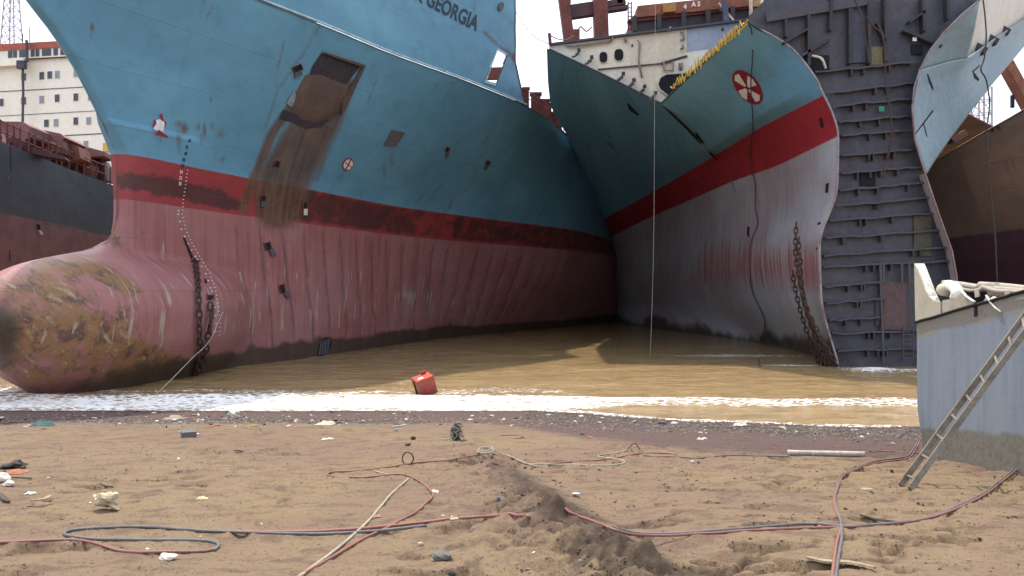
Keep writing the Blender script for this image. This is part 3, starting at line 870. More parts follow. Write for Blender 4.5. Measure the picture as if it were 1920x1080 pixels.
# anchor recess: dark hood, rusty bulged plate below
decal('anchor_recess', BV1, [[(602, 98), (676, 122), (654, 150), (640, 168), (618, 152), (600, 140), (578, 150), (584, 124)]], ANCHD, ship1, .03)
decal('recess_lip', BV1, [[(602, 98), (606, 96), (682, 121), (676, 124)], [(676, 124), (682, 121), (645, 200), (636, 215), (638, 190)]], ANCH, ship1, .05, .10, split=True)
def bulged(name, outline, depth, mat, parent, bv, cen):
    mb = MB(); hs_ = [cast(bv, x, y, .02) for x, y in outline]
    c_ = cast(bv, *cen, 0)
    nr_ = 6; n = len(outline); vs = []; fs = []
    for k in range(nr_ + 1):
        t = k / nr_
        for (x, y) in outline:
            h = cast(bv, x + (cen[0] - x) * t * .97, y + (cen[1] - y) * t * .97, .02 + depth * math.sqrt(1 - (1 - t) ** 2))
            vs.append(h[0])
    for k in range(nr_):
        for i in range(n):
            fs.append((k * n + i, k * n + (i + 1) % n, (k + 1) * n + (i + 1) % n, (k + 1) * n + i))
    fs.append(tuple(nr_ * n + i for i in range(n)))
    mb.add(vs, fs); return mb.build(name, mat, parent, True)
bulged('anchor_bolster', [(572, 140), (600, 138), (630, 150), (657, 161), (651, 185), (637, 208), (618, 222), (590, 231), (560, 222), (544, 206), (552, 180), (562, 158)], .10, ANCH, ship1, BV1, (597, 185))
decal('bolster_painted_shade', BV1, [[(530, 205), (550, 212), (585, 236), (618, 224), (600, 238), (575, 240), (545, 228), (522, 222)]], ANCHD, ship1, .03)  # dark crescent under the bolster, its shade painted flat on the hull
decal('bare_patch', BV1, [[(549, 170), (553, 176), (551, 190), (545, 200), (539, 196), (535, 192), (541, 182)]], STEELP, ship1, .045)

# cut openings with their hanging coupons
def opening(cx, cy, w, h, tilt=0, flap=None, flapmat=None):
    c_, s__ = math.cos(math.radians(tilt)), math.sin(math.radians(tilt))
    def q(x, y): return (cx + x * c_ - y * s__, cy + x * s__ + y * c_)
    decal('cut_opening', BV1, [[q(-w / 2, -h / 2), q(w / 2, -h / 2), q(w / 2, h / 2), q(-w / 2, h / 2)]], DARK, ship1, .012)
    decal('opening_rim', BV1, [[q(-w / 2 - 1.2, -h / 2 - 1), q(-w / 2, -h / 2 - 1), q(-w / 2, h / 2), q(-w / 2 - 1.2, h / 2)], [q(w / 2, -h / 2 - 1), q(w / 2 + 1.2, -h / 2 - 1), q(w / 2 + 1.2, h / 2), q(w / 2, h / 2)]], RUSTRED, ship1, .01, .05, split=True)
    if flap:
        decal('hanging_plate', BV1, [[q(-w / 2 + 1 + flap[0], h / 2 - 1), q(w / 2 + flap[0], h / 2 - 1), q(w / 2 + flap[0] * 2, h / 2 + flap[1]), q(-w / 2 + 1 + flap[0] * 2, h / 2 + flap[1])]], flapmat, ship1, .04, .05)
STEEL = weathered('grey_plate_coupon', (.12, .12, .13), (.07, .07, .08), .6, 2, .6)
opening(557, 128, 16, 11, -24, (-3, 8), STEEL)
opening(620, 148, 12, 8, 30)
opening(518, 307, 9, 12, 20)
opening(492, 372, 9, 11, 4, (0, 10), STEEL)
opening(571, 386, 7, 12, 3, (0, 11), CREAM)
opening(501, 462, 10, 14, -14, (3, 13), STEEL)
opening(528, 542, 9, 16, -14, (3, 10), STEEL)
opening(838, 280, 6, 9, 30, (2, 8), STEEL)
opening(914, 305, 6, 8, 30, (0, 9), STEEL)
opening(365, 490, 13, 9, 24)
opening(393, 558, 11, 10, 5)
decal('doubler_plate', BV1, [[(734, 243), (759, 248), (741, 274), (718, 272)]], weathered('bare_grey_plate', (.16, .15, .14), (.1, .11, .12), .6, 1.5), ship1, .02, .03)
decal('dark_seam', BV1, [[(342, 445), (346, 446), (360, 478), (366, 488), (358, 486), (350, 466)], [(366, 490), (388, 528), (402, 575), (399, 600), (396, 575), (384, 530)]], DARK, ship1, .015, split=True)
# bow thruster mark
decal('thruster_mark', BV1, [ellipse(652, 308, (6, -11), (9, 4.5))], REDP, ship1, .015)
decal('thruster_mark_disc', BV1, [ellipse(652, 308, (4.9, -9.2), (7.4, 3.7), 20)], WHITEP, ship1, .03)
decal('thruster_mark_bar', BV1, [[(656, 298), (658, 299), (648, 318), (646, 317)], [(645, 304), (646, 302.5), (659, 312), (658, 313.5)]], REDP, ship1, .045, split=True)
# bulbous bow mark
decal('bulb_mark', BV1, [[(290, 226), (300, 222), (308, 230), (306, 246), (314, 256), (292, 250), (286, 240)]], WHITEP, ship1, .015)
decal('bulb_mark_outline', BV1, [[(288, 224), (291, 226), (289, 240), (294, 249), (314, 255), (314, 258), (291, 252), (285, 240)], [(298, 214), (303, 213), (306, 226), (300, 228)], [(308, 226), (311, 228), (308, 240), (305, 238)]], REDP, ship1, .022, split=True)
# draft figures
figs = []
for k, (x, y) in enumerate([(352, 262), (347, 274), (345, 286), (341, 298), (339, 309), (336, 321), (335, 332), (334, 343)]):
    pp, _w = text_polys(str(64 - 2 * k), (x, y + 4), (5.2, .6), (.6, -9)); figs.append((k < 5, pp))
decal('draft_figures', BV1, sum([p for d, p in figs if d], []), NAVY, ship1, .015, kind='stuff')
decal('draft_figures', BV1, sum([p for d, p in figs if not d], []), WHITEP, ship1, .015, kind='stuff')
marks = []
path = [(350, 318), (346, 345), (341, 380), (340, 400), (346, 428), (358, 455), (376, 485), (392, 512), (403, 545), (408, 575), (411, 605), (409, 635)]
for i in range(len(path) - 1):
    (x0, y0), (x1, y1) = path[i], path[i + 1]
    nn = max(1, int(math.hypot(x1 - x0, y1 - y0) / 6.5))
    for j in range(nn):
        x = x0 + (x1 - x0) * j / nn; y = y0 + (y1 - y0) * j / nn
        marks.append([(x, y), (x + 2.4, y + .3), (x + 2.2, y + 1.9), (x - .1, y + 1.6)])
        if y > 390 and j % 2 == 0: marks.append([(x - 8, y + 1), (x - 4.8, y + .4), (x - 5.1, y + 2.6), (x - 7.8, y + 3)])
decal('draft_marks', BV1, marks, WHITEP, ship1, .015, kind='stuff')
# thruster tunnel with grating
decal('thruster_tunnel', BV1, [[(618, 631), (622, 640), (619, 652), (606, 667), (594, 666), (598, 645), (606, 634)]], DARK, ship1, .02)
for k in range(4):
    decal('grating_bar', BV1, [[(600 + k * 5, 640 - k * 2), (602 + k * 5, 640 - k * 2), (598 + k * 4.6, 665), (596 + k * 4.6, 665)]], STEEL, ship1, .03, .05)
# tall mooring slot cut through the upper plating: pale sky and a red beam stand in it
sl_ = SLOT
for i_ in range(4):
    (xa, ya), (xb, yb) = sl_[i_], sl_[(i_ + 1) % 4]
    cx_, cy_ = 931, 123
    def og_(x, y, k): return (cx_ + (x - cx_) * k, cy_ + (y - cy_) * k)
    decal('slot_rim', BVU, [[og_(xa, ya, 1.13), og_(xb, yb, 1.13), og_(xb, yb, .98), og_(xa, ya, .98)]], PALEBLUE if i_ != 1 else NAVY, ship1, .02, .03)
m = MB(); m.beam(P(890, 139, 66), P(960, 137, 64), .5, .75); m.build('beam_behind_slot', RUSTRED, ship1)
decal('closed_chock', BVU, [ellipse(938, 12, (3, -8), (4.5, 2), 14)], STEEL, ship1, .02, .06)
decal('torn_seam', BVU, [[(908, 58), (925, 66), (966, 100), (966, 110), (948, 98), (930, 84), (912, 66)]], RUSTDECK, ship1, .02, .04)
# deck gear on the visible strip of deck edge
def top_at(px):
    k = int(np.argmin(np.abs(PX1[-1] - px) + np.where(np.arange(NS1) < 150, 500, 0))); return Vector(W1[-1, k])
for px_, hh_, ww_ in ((983, 1.0, .45), (990, 1.1, .3), (997, 1.3, .35), (1013, 1.35, .6), (1026, 1.2, .8), (1036, 1.3, .5), (1043, .9, .9), (1052, .8, .7)):
    p = top_at(px_); m = MB(); m.box(p + Vector((-.3, .3, hh_ / 2)), ww_, ww_, hh_); m.box(p + Vector((-.3, .3, hh_)), ww_ * 1.3, ww_ * 1.2, .12)
    m.build('deck_fitting', RUSTRED, ship1)
m = MB()
pts = [top_at(x) for x in range(992, 1062, 5)]
for p in pts: m.beam(p, p + Vector((0, 0, .95)), .05, .05)
for z in (.5, .95): m.tube([p + Vector((0, 0, z)) for p in pts], .03, 4)
m.build('railing', RUSTRED, ship1)
# ================================================================ SHIP 2 : bow cut away, seen head on
R2 = [
 [(1400, 40, 41), (1325, 113, 44), (1240, 195, 47.5), (1130, 140, 48.8), (1025, 90, 49)],
 [(1485, 90, 40.5), (1400, 165, 45), (1305, 240, 51), (1165, 205, 55), (1030, 178, 58)],
 [(1535, 155, 40), (1425, 218, 46), (1325, 283, 55), (1195, 275, 63), (1073, 268, 70)],
 [(1541, 170, 40), (1436, 226, 46.5), (1335, 287, 56), (1212, 325, 69), (1100, 345, 82)],
 [(1545, 178, 40), (1440, 232, 47), (1340, 292, 57), (1225, 360, 74), (1118, 420, 92)],
 [(1572, 255, 40), (1470, 305, 48), (1370, 342, 56.5), (1250, 394, 76), (1136, 450, 98)],
 [(1570, 350, 40), (1480, 380, 48), (1380, 410, 57), (1250, 450, 77), (1141, 490, 101)],
 [(1537, 460, 40), (1470, 470, 47.5), (1375, 490, 58), (1250, 510, 79), (1143, 530, 104)],
 [(1540, 560, 40), (1480, 570, 48), (1388, 570, 60), (1255, 572, 82), (1150, 573, 107)],
 [(1572, 690, 40), (1505, 662, 49.6), (1430, 643, 59), (1300, 625, 72.5), (1165, 604, 98)],
]
R2b = [[P(*p) for p in r] for r in R2]
R2b.append([Vector((p.x + .1, p.y, -1.2)) for p in R2b[-1]])
ang = math.radians(17)
for r in R2b:
    p = r[-1]
    r.append(p + Vector((math.sin(ang), math.cos(ang), 0)) * 25)
    r.append(p + Vector((math.sin(ang), math.cos(ang), 0)) * 90)
R2n = np.array([[tuple(p) for p in r] for r in R2b])
nu, nv = 330, 240
cu_ = np.array([0, 1, 2, 3, 4, 5, 6.])
uu = np.concatenate([np.linspace(0, 4, nu - 50)[:-1], np.linspace(4, 6, 51)])
nu = len(uu)
rowsI = []
for i, r in enumerate(R2n):
    if i == 0:
        rowsI.append(np.stack([np.interp(uu, cu_, r[:, k]) for k in range(3)], 1))
    else:
        rowsI.append(pchip(cu_, r, uu))
rowsI = np.array(rowsI)
vv = np.linspace(0, 10, nv)
G2 = np.stack([pchip(np.arange(11.), rowsI[:, j], vv) for j in range(nu)], 1)
PX2 = 960 + F * G2[..., 0] / G2[..., 1]; PY2 = HZ - F * (G2[..., 2] - EYE) / G2[..., 1]
LV2 = np.repeat(-vv[:, None], nu, 1)
HULL2 = hull_material('blue_red_grey_hull_paint', (.19, .45, .63), (.52, .045, .06), (.60, .505, .52), -5.0, -4.0, (.045, .035, .025))
c17 = P(1640, 640, 40)
ship2 = thing('cut_ship', (c17.x, c17.y, 0), 'blue and grey ship with its bow cut away, bare steel bulkhead facing the beach', 'ship')
sh2 = obj('starboard_shell', G2.reshape(-1, 3), grid_faces(nv, nu, flip=True), HULL2, ship2, smooth=True)
arc = np.concatenate([[0], np.cumsum(np.linalg.norm(np.diff(G2[120], axis=0), axis=1))]) / S
add_uv(sh2, np.repeat(arc[None, :], nv, 0), (G2[..., 2] - EYE) / S, nu)
X, Y = PX2, PY2
n2 = fbm(X / 20, Y / 60, 4, 301)
rs = np.zeros_like(X)
rs = np.maximum(rs, .22 * blob(X, Y, 1535, 220, 4, 10)); rs = np.maximum(rs, .35 * sstep(560, 640, Y) * blob(X, Y, 1530, 640, 60, 60))
sl2 = sstep(600, 655, Y + 18 * (n2 - .5) * 2 - (X < 1400) * (1400 - X) * -.16) * sstep(7.0, 8.4, -LV2)
og = np.zeros_like(X)
lowred = blob(X, Y, 1330, 500, 70, 60, .42) + blob(X, Y, 1440, 500, 75, 65, .46) + blob(X, Y, 1525, 505, 40, 65, .42)
_r = random.Random(43)
arc2 = np.repeat(arc[None, :], nv, 0); zz2 = (G2[..., 2] - EYE) / S
for k in range(46):
    s_0 = _r.uniform(0, 60); z_0 = _r.uniform(-2, 14.5); ln = _r.uniform(.5, 3); w_ = _r.uniform(.06, .16) * (1 + s_0 / 60)
    t_ = (z_0 - zz2) / ln; rs = np.maximum(rs, _r.uniform(.15, .45) * np.exp(-((arc2 - s_0) / w_) ** 2) * sstep(-.08, .02, t_) * sstep(1, .1, t_))
set_attr(sh2, 'level', LV2); set_attr(sh2, 'rust', rs); set_attr(sh2, 'orange', og); set_attr(sh2, 'slime_and_shade', sl2)
set_attr(sh2, 'worn', lowred * sstep(585, 540, Y)); set_attr(sh2, 'chip', .10 * sstep(.5, 0, np.abs(-LV2 - 5.0)) + 0 * X)
# worn through to red primer in tall streaks
t = HULL2.node_tree
def add_worn(mat, colr):
    nt = NT.__new__(NT); nt.m = mat; nt.t = mat.node_tree
    b = [n for n in nt.t.nodes if n.type == 'BSDF_PRINCIPLED'][0]
    src = b.inputs['Base Color'].links[0].from_socket
    uv = nt.n('ShaderNodeUVMap').outputs[0]
    mp = nt.n('ShaderNodeMapping', {'Vector': uv, 'Scale': (2.6, .10, 1)}).outputs[0]
    nz_ = nt.noise(mp, 1.0, 6, .62)
    k = nt.step(nt.math('ADD', nt.attr('worn'), nt.math('MULTIPLY', nt.math('SUBTRACT', nz_, .5), 1.6)), .30, .62)
    k = nt.math('MULTIPLY', k, nt.step(nt.attr('worn'), .03, .25))
    nt.t.links.new(nt.mix(src, colr, nt.math('MULTIPLY', k, .8)), b.inputs['Base Color'])
add_worn(HULL2, (.36, .10, .085))
BV2 = BVHTree.FromPolygons([Vector(p) for p in G2.reshape(-1, 3)], grid_faces(nv, nu).tolist())
CUTEDGE = weathered('bright_cut_steel_edge', (.42, .36, .36), (.22, .12, .10), .8, 2, .5)
m = MB(); m.tube([Vector(p) for p in G2[:, 0][::3]], .045, 5); m.build('cut_edge', CUTEDGE, ship2, True)
k4 = int(np.argmin(np.abs(uu - 4)))
m = MB(); m.tube([Vector(p) + Vector((0, -.02, .03)) for p in G2[0, :k4:3]], .05, 5); m.build('cut_edge', weathered('dark_cut_edge', (.07, .09, .11), (.14, .07, .05), .7, 2), ship2, True)

# ---- bulkhead
BULK = weathered('grey_bulkhead_steel', (.086, .085, .102), (.052, .051, .066), .9, .45, .6, (1.6, 1, .45), bump=.5, rust=.16, var=.25)
BULKD = weathered('dark_bulkhead_frame', (.05, .048, .058), (.09, .06, .055), .6, 1.2, .7, bump=.3)
BULKL = weathered('stiffener_edge_steel', (.085, .08, .098), (.10, .07, .07), .7, 1.5, .6, rust=.2)
left = [(pix(p)[0], pix(p)[1]) for p in G2[::10, 0]]
left = [(x, y) for x, y in left if y < 705]
def xl(y):
    ys = [q[1] for q in left]; xs = [q[0] for q in left]
    return float(np.interp(y, ys, xs))
RE = [(1862, -60), (1838, 0), (1770, 60), (1725, 130), (1711, 200), (1716, 262), (1735, 325), (1760, 400), (1785, 470), (1794, 520), (1792, 600), (1775, 680), (1760, 760)]
def xr(y): return float(np.interp(y, [q[1] for q in RE], [q[0] for q in RE]))
YB = 40.8
rows_y = [-160, -60, 0, 36] + list(range(50, 700, 25)) + [720]
m = MB(); vs = []; 
for y in rows_y:
    a = 1434 if y < 36 else xl(max(y, 40)) - 2
    b = xr(y) + 1 if y > -60 else 1870
    vs.append(P(a, y, YB)); vs.append(P(b, y, YB))
fs = [(2 * i, 2 * i + 1, 2 * i + 3, 2 * i + 2) for i in range(len(rows_y) - 1)]
n0 = len(vs); vs2 = [v + Vector((0, .12, 0)) for v in vs]
fs2 = [(f[0] + n0, f[3] + n0, f[2] + n0, f[1] + n0) for f in fs]
side = []
for i in range(len(rows_y) - 1):
    side.append((2 * i, 2 * i + 2, 2 * i + 2 + n0, 2 * i + n0)); side.append((2 * i + 1, 2 * i + 1 + n0, 2 * i + 3 + n0, 2 * i + 3))
m.add(vs + vs2, fs + fs2 + side)
m.build('bulkhead', BULK, ship2)
shelves = [(158 - 22, 115), (175, 155), (199, 185), (229, 217), (254, 243), (293, 280), (325, 312), (356, 342), (385, 370), (414, 398), (446, 430), (478, 462), (500, 487), (537, 527), (567, 558), (599, 592), (623, 616), (655, 650)]
for k, (yl, yr) in enumerate(shelves):
    x0 = xl(yl) + 3; x1 = xr(yr) - 7
    if k in (13, 14, 15): x1 = 1650
    a = P(x0, yl, YB); b = P(x1, yr, YB)
    m = MB(); dpt = .24
    o = Vector((0, -dpt, 0))
    rq = random.Random(k * 7 + 1); nb_ = 11; ed = []; fd = []
    for j in range(nb_):
        q = a.lerp(b, j / (nb_ - 1)); ed.append(q); fd.append(q + o * rq.uniform(.75, 1.12) + Vector((0, 0, rq.uniform(-.035, .03))))
    for j in range(nb_ - 1):
        if j in (0, nb_ - 2) and rq.random() < .4: continue          # a length torched away
        m.slab([ed[j], ed[j + 1], fd[j + 1], fd[j]], Vector((0, 0, -.03)))
    fl = MB()
    sh_ = ship2
    ob = m.build('stiffener', BULKD, ship2)
    m = MB()
    for j in range(nb_ - 1): m.slab([fd[j], fd[j + 1], fd[j + 1] + Vector((0, -.025, 0)), fd[j] + Vector((0, -.025, 0))], Vector((0, 0, -.075)))
    m.build('flange', BULKL, ob)
    rr = random.Random(k)
    for j in range(rr.choice((2, 3, 4))):
        x = x0 + 30 + rr.random() * (x1 - x0 - 60); y = yl + (yr - yl) * (x - x0) / (x1 - x0)
        m = MB(); q = P(x, y, YB) + o * .6
        m.box(q + Vector((0, 0, -.2)), .06, .25, .26); m.build('bracket', BULKD, ob)
# upper frames above the deck line
for (x0, y0, x1, y1, w) in ((1513, 30, 1513, 126, .12), (1555, 0, 1553, 60, .12), (1590, 20, 1590, 122, .15), (1624, 10, 1626, 122, .12), (1655, 0, 1657, 118, .12), (1725, 0, 1728, 62, .12), (1770, -10, 1772, 40, .1),
                            (1470, 40, 1471, 72, .1), (1466, 84, 1510, 58, .08), (1495, 110, 1552, 76, .12), (1690, 60, 1760, 90, .1), (1700, 45, 1730, 24, .08), (1640, 46, 1655, 80, .08)):
    m = MB(); m.beam(P(x0, y0, YB) + Vector((0, -.16, 0)), P(x1, y1, YB) + Vector((0, -.16, 0)), w, .3, Vector((0, 1, 0)))
    m.build('frame', BULKD, ship2)
m = MB(); m.beam(P(1434, 35, YB) + Vector((0, -.2, 0)), P(1622, 3, YB) + Vector((0, -.2, 0)), .07, .4, Vector((0, 0, 1))); m.build('deck_edge', BULKL, ship2)
for (x0, y0, x1, y1, mt) in ((1520, 104, 1554, 134, DARK), (1709, 84, 1729, 102, DARK), (1612, 321, 1640, 348, DARK), (1628, 88, 1660, 122, weathered('yellowed_plate', (.17, .155, .075), (.10, .09, .07), .7, 1)),
                             (1648, 528, 1698, 618, weathered('rusty_access_panel', (.13, .08, .08), (.20, .08, .045), .9, .7, .7, (1, 1, .5))), (1712, 405, 1745, 480, weathered('olive_stained_plate', (.10, .095, .05), (.06, .055, .06), .7, .9)),
                             (1594, 24, 1622, 118, weathered('bluish_plate', (.085, .085, .12), (.06, .06, .08), .7, .9)), (1640, 560, 1655, 610, BULK)):
    m = MB(); a = P(x0, y0, YB); b = P(x1, y1, YB)
    m.box((a + b) / 2 + Vector((0, -.05, 0)), abs(b.x - a.x), .06, abs(a.z - b.z)); m.build('opening' if mt is DARK else 'plate', mt, ship2)
for x in (1646, 1652, 1686, 1700): 
    m = MB(); m.beam(P(x, 492, YB) + Vector((0, -.2, 0)), P(x + 6, 680, YB) + Vector((0, -.2, 0)) if x < 1650 else P(x, 530, YB) + Vector((0, -.2, 0)), .08, .1); m.build('upright', BULKL, ship2)
# fixed ladder low on the bulkhead
m = MB()
for x in (1687, 1705): m.beam(P(x, 612, YB) + Vector((0, -.3, 0)), P(x, 672, YB) + Vector((0, -.3, 0)), .04, .04)
lad = m.build('ladder_rail', BULKL, ship2); lad['kind'] = 'stuff'
for y in range(617, 672, 9):
    m = MB(); m.beam(P(1687, y, YB) + Vector((0, -.3, 0)), P(1705, y, YB) + Vector((0, -.3, 0)), .035, .035); m.build('ladder_rung', BULKL, ship2)
GREEN = NT('green_sign_paint').done((.02, .30, .16), .5)
m = MB(); m.box(P(1649, 206, YB) + Vector((0, -.2, 0)), .22, .04, .22); m.build('green_sign', GREEN, ship2)
m = MB(); m.box(P(1711, 76, YB) + Vector((0, -.2, 0)), .16, .04, .16); m.build('white_plate', WHITEP, ship2)
m = MB(); m.tube(cat([P(1518, 108, YB) + Vector((0, -.3, 0)), P(1532, 116, YB) + Vector((0, -.5, 0)), P(1542, 133, YB) + Vector((0, -.4, 0))]), .05, 5); m.build('bent_pipe', CREAM, ship2, True)

# ---- cream forecastle bulkhead behind the V cut
CREAMW = weathered('cream_superstructure_paint', (.66, .60, .48), (.50, .42, .30), .7, .5, .55, (1, 1, .4), bump=.15, rust=.08, var=.10)
GREYP = weathered('pale_grey_plating', (.30, .32, .38), (.22, .24, .30), .7, .6, .55, (1, 1, .5), rust=.05, var=.12)
A_, B_ = P(1030, 84, 50.2), P(1432, 34, 46.3)
def wall(px):   # point at the foot of the sight line through column px, on the wall's plane
    r = (px - 960) / F; d = B_ - A_
    t = (A_.x - r * A_.y) / (r * d.y - d.x)
    return A_ + d * t
def wp(px, py, off=0.0):
    q = wall(px); y = q.y - off
    return Vector(((px - 960) / F * y, y, EYE + (HZ - py) / F * y))
def topy(px): return 84 + (34 - 84) * (px - 1030) / 402.0
m = MB()
m.slab([wp(1030, 84), wp(1288, topy(1288)), wp(1288, 149), wp(1240, 195), wp(1130, 141), wp(1030, 91)], Vector((0, .15, 0)))
m.build('cream_bulkhead', CREAMW, ship2)
m = MB(); m.slab([wp(1288.5, topy(1288)), wp(1432, 34), wp(1432, 38), wp(1400, 44), wp(1325, 117), wp(1288.5, 152)], Vector((0, .12, 0)))
m.build('grey_bulkhead_panel', GREYP, ship2)
m = MB(); m.slab([wp(1288, 98, .05), wp(1330, 92, .05), wp(1300, 130, .05), wp(1285, 136, .05), wp(1262, 136, .05), wp(1262, 112, .05)], Vector((0, -.03, 0))); m.build('cream_corner_panel', CREAMW, ship2)
def disc(cx, cy, rx, ry, off, thick, name, mat, parent, n=20):
    m = MB(); pts = [wp(cx + rx * math.copysign(abs(math.cos(a)) ** .75, math.cos(a)), cy + ry * math.copysign(abs(math.sin(a)) ** .75, math.sin(a)), off) for a in [2 * math.pi * k / n for k in range(n)]]
    m.slab(pts, Vector((0, -thick, 0))); return m.build(name, mat, parent)
for (x, y, rx, ry) in ((1131.5, 107, 7.5, 10), (1160.5, 102.5, 8.5, 11)):
    o = disc(x, y, rx + 1.8, ry + 1.8, .01, .05, 'window', CREAMW, ship2); disc(x, y, rx, ry, .06, .02, 'pane', DARK, o)
m = MB(); m.slab([wp(x, y, .02) for x, y in ((1234, 158), (1238, 146), (1250, 139), (1290, 137), (1296, 150), (1262, 184), (1252, 178), (1237, 168))], Vector((0, -.03, 0))); m.build('large_opening', DARK, ship2)
m = MB(); m.tube([wp(x, y, .08) for x, y in ((1252, 179), (1237, 168), (1233, 158), (1238, 145), (1250, 138), (1285, 136))], .05, 5); m.build('opening_rim', CREAMW, ship2, True)
m = MB(); m.beam(wp(1121, 130, .08), wp(1240, 119, .08), .05, .07); m.beam(wp(1240, 119, .08), wp(1289, 105, .08), .05, .12); m.build('deck_stringer', BULKD, ship2)
for k, (x, y) in enumerate(((1086, 98), (1110, 111), (1169, 142), (1189, 154), (1209, 166), (1229, 178))):
    m = MB(); a = wp(x, y, .15); m.slab([a, a + Vector((-.30, -.55, -.34)), a + Vector((-.42, -.55, -.34)), a + Vector((-.12, 0, .0))], Vector((0, .0, -.10)))
    m.box(a + Vector((-.02, -.12, .08)), .16, .16, .16); m.build('cut_frame_end', BULKD, ship2)
for (pts_, r) in ((((1060, 84), (1078, 86), (1100, 83), (1146, 76), (1150, 68)), .06), (((1196, 75), (1200, 80), (1198, 114), (1204, 146)), .05), (((1276, 60), (1281, 60), (1282, 74), (1276, 75)), .07), (((1276, 92), (1281, 90), (1281, 84)), .06),
                  (((1172, 72), (1174, 78)), .08), (((1252, 55), (1256, 58), (1258, 50)), .05), (((1274, 118), (1274, 130), (1279, 130), (1279, 117)), .05), (((1245, 116), (1246, 132), (1262, 132), (1262, 115)), .05)):
    m = MB(); m.tube([wp(x, y, .15) for x, y in pts_], r, 5); m.build('wall_pipe', weathered('dull_pipe', (.33, .28, .22), (.15, .09, .07), .8, 2), ship2, True)
disc(1276, 129, 2.5, 3.5, .05, .1, 'valve_wheel', DARK, ship2, 10); disc(1185.5, 85, 1.5, 2.5, .03, .05, 'vent_hole', DARK, ship2, 8); disc(1355, 55, 2.2, 2.2, .03, .05, 'vent_hole', DARK, ship2, 8)
m = MB(); m.beam(wp(1030, 83, .1), wp(1432, 33, .1), .2, .10); m.build('forecastle_deck_edge', BULKL, ship2)
# deck that closes the hull aft of the wall
zt_ = A_.z - .3
m = MB()
edge_pts = [Vector((p[0], p[1], p[2] - .05)) for p in rowsI[0][k4::4]] 
ep = [Vector((A_.x + .2, A_.y + .2, zt_))] + [Vector((P(1032, 178, 59).x, 59 * S, zt_)), Vector((P(1073, 268, 72).x, 72 * S, zt_ - 1))] + [Vector((30, 150, zt_ - 1))]
ep += [Vector((62, 150, zt_ - 1)), Vector((38, 60, zt_)), Vector((B_.x + 2, B_.y, zt_))]
m.slab(ep, Vector((0, 0, -.1))); m.build('deck', RUSTDECK, ship2)
# side wall under the deck edge between row 0..2 silhouettes is the shell itself

# yellow strap laced along the cut
YEL = weathered('yellow_strap', (.62, .40, .05), (.45, .30, .08), .6, 2, .5)
zz = []
rr = random.Random(5)
for k in range(50):
    t_ = k / 49; x = 1257 + (1404 - 1257) * t_; y = 172 + (44 - 172) * t_
    amp = 11 if 0.05 < t_ < .9 else 3
    s__ = 1 if k % 2 else -1
    x += rr.uniform(-2, 2); y += s__ * amp * rr.uniform(.5, 1.1) - 7
    Yd = float(np.interp(x, [1240, 1325, 1400], [47.5, 44, 41])) - .25
    zz.append(P(x, y, Yd))
strap = thing('strap', zz[0], 'yellow zigzag strap laced along the diagonal cut edge of the blue plating', 'strap')
m = MB(); m.tube(zz, .034, 4); m.build('lacing', YEL, strap)
m = MB(); m.tube([P(1262 + (1404 - 1262) * t_, 164 + (42 - 164) * t_, float(np.interp(1262 + 142 * t_, [1240, 1325, 1400], [47.5, 44, 41])) - .2) for t_ in np.linspace(0, 1, 14)], .035, 4); m.build('rope', YEL, strap)

# marks and openings on the shell
decal('thruster_mark', BV2, [ellipse(1402.5, 163, (23.5, 30), (17, -12.5), 40)], REDP, ship2, .015)
ax, bx = (23.5, 30), (17, -12.5)
for a in (12, 102, 192, 282):
    poly = []
    for (rad, da) in ((.14, -30), (.84, -24), (.9, 0), (.84, 24), (.14, 30)):
        q = math.radians(a + da); poly.append((1402.5 + (ax[0] * math.cos(q) + bx[0] * math.sin(q)) * rad, 163 + (ax[1] * math.cos(q) + bx[1] * math.sin(q)) * rad))
    decal('mark_blade', BV2, [poly], WHITEP, ship2, .06)
for poly in ([(1536, 219), (1543, 222), (1545, 240), (1539, 238)], [(1549, 344), (1555, 343), (1553, 361), (1548, 362)], [(1175, 192), (1180, 194), (1199, 214), (1195, 216), (1180, 206)], [(1137, 264), (1140, 265), (1152, 278), (1149, 278)],
             [(1303, 247), (1307, 248), (1320, 266), (1318, 271), (1306, 256)], [(1534, 418), (1540, 416), (1534, 466), (1530, 470)], [(1402, 424), (1406, 426), (1405, 446), (1401, 440)]):
    decal('cut_opening', BV2, [poly], DARK, ship2, .015)
decal('torn_seam', BV2, [[(1240, 196), (1262, 212), (1290, 238), (1318, 268), (1346, 300), (1345, 302), (1314, 271), (1285, 240), (1258, 214)]], DARK, ship2, .012)
decal('hanging_scrap', BV2, [[(1316, 266), (1321, 270), (1323, 290), (1318, 284)]], GREYP, ship2, .05, .03)
decal('hanging_scrap', BV2, [[(1371, 338), (1376, 342), (1383, 362), (1378, 358)]], GREYP, ship2, .05, .03)
decal('pale_scrap', BV2, [[(1518, 465), (1530, 448), (1541, 444), (1532, 452), (1520, 467)]], CREAM, ship2, .06, .04)

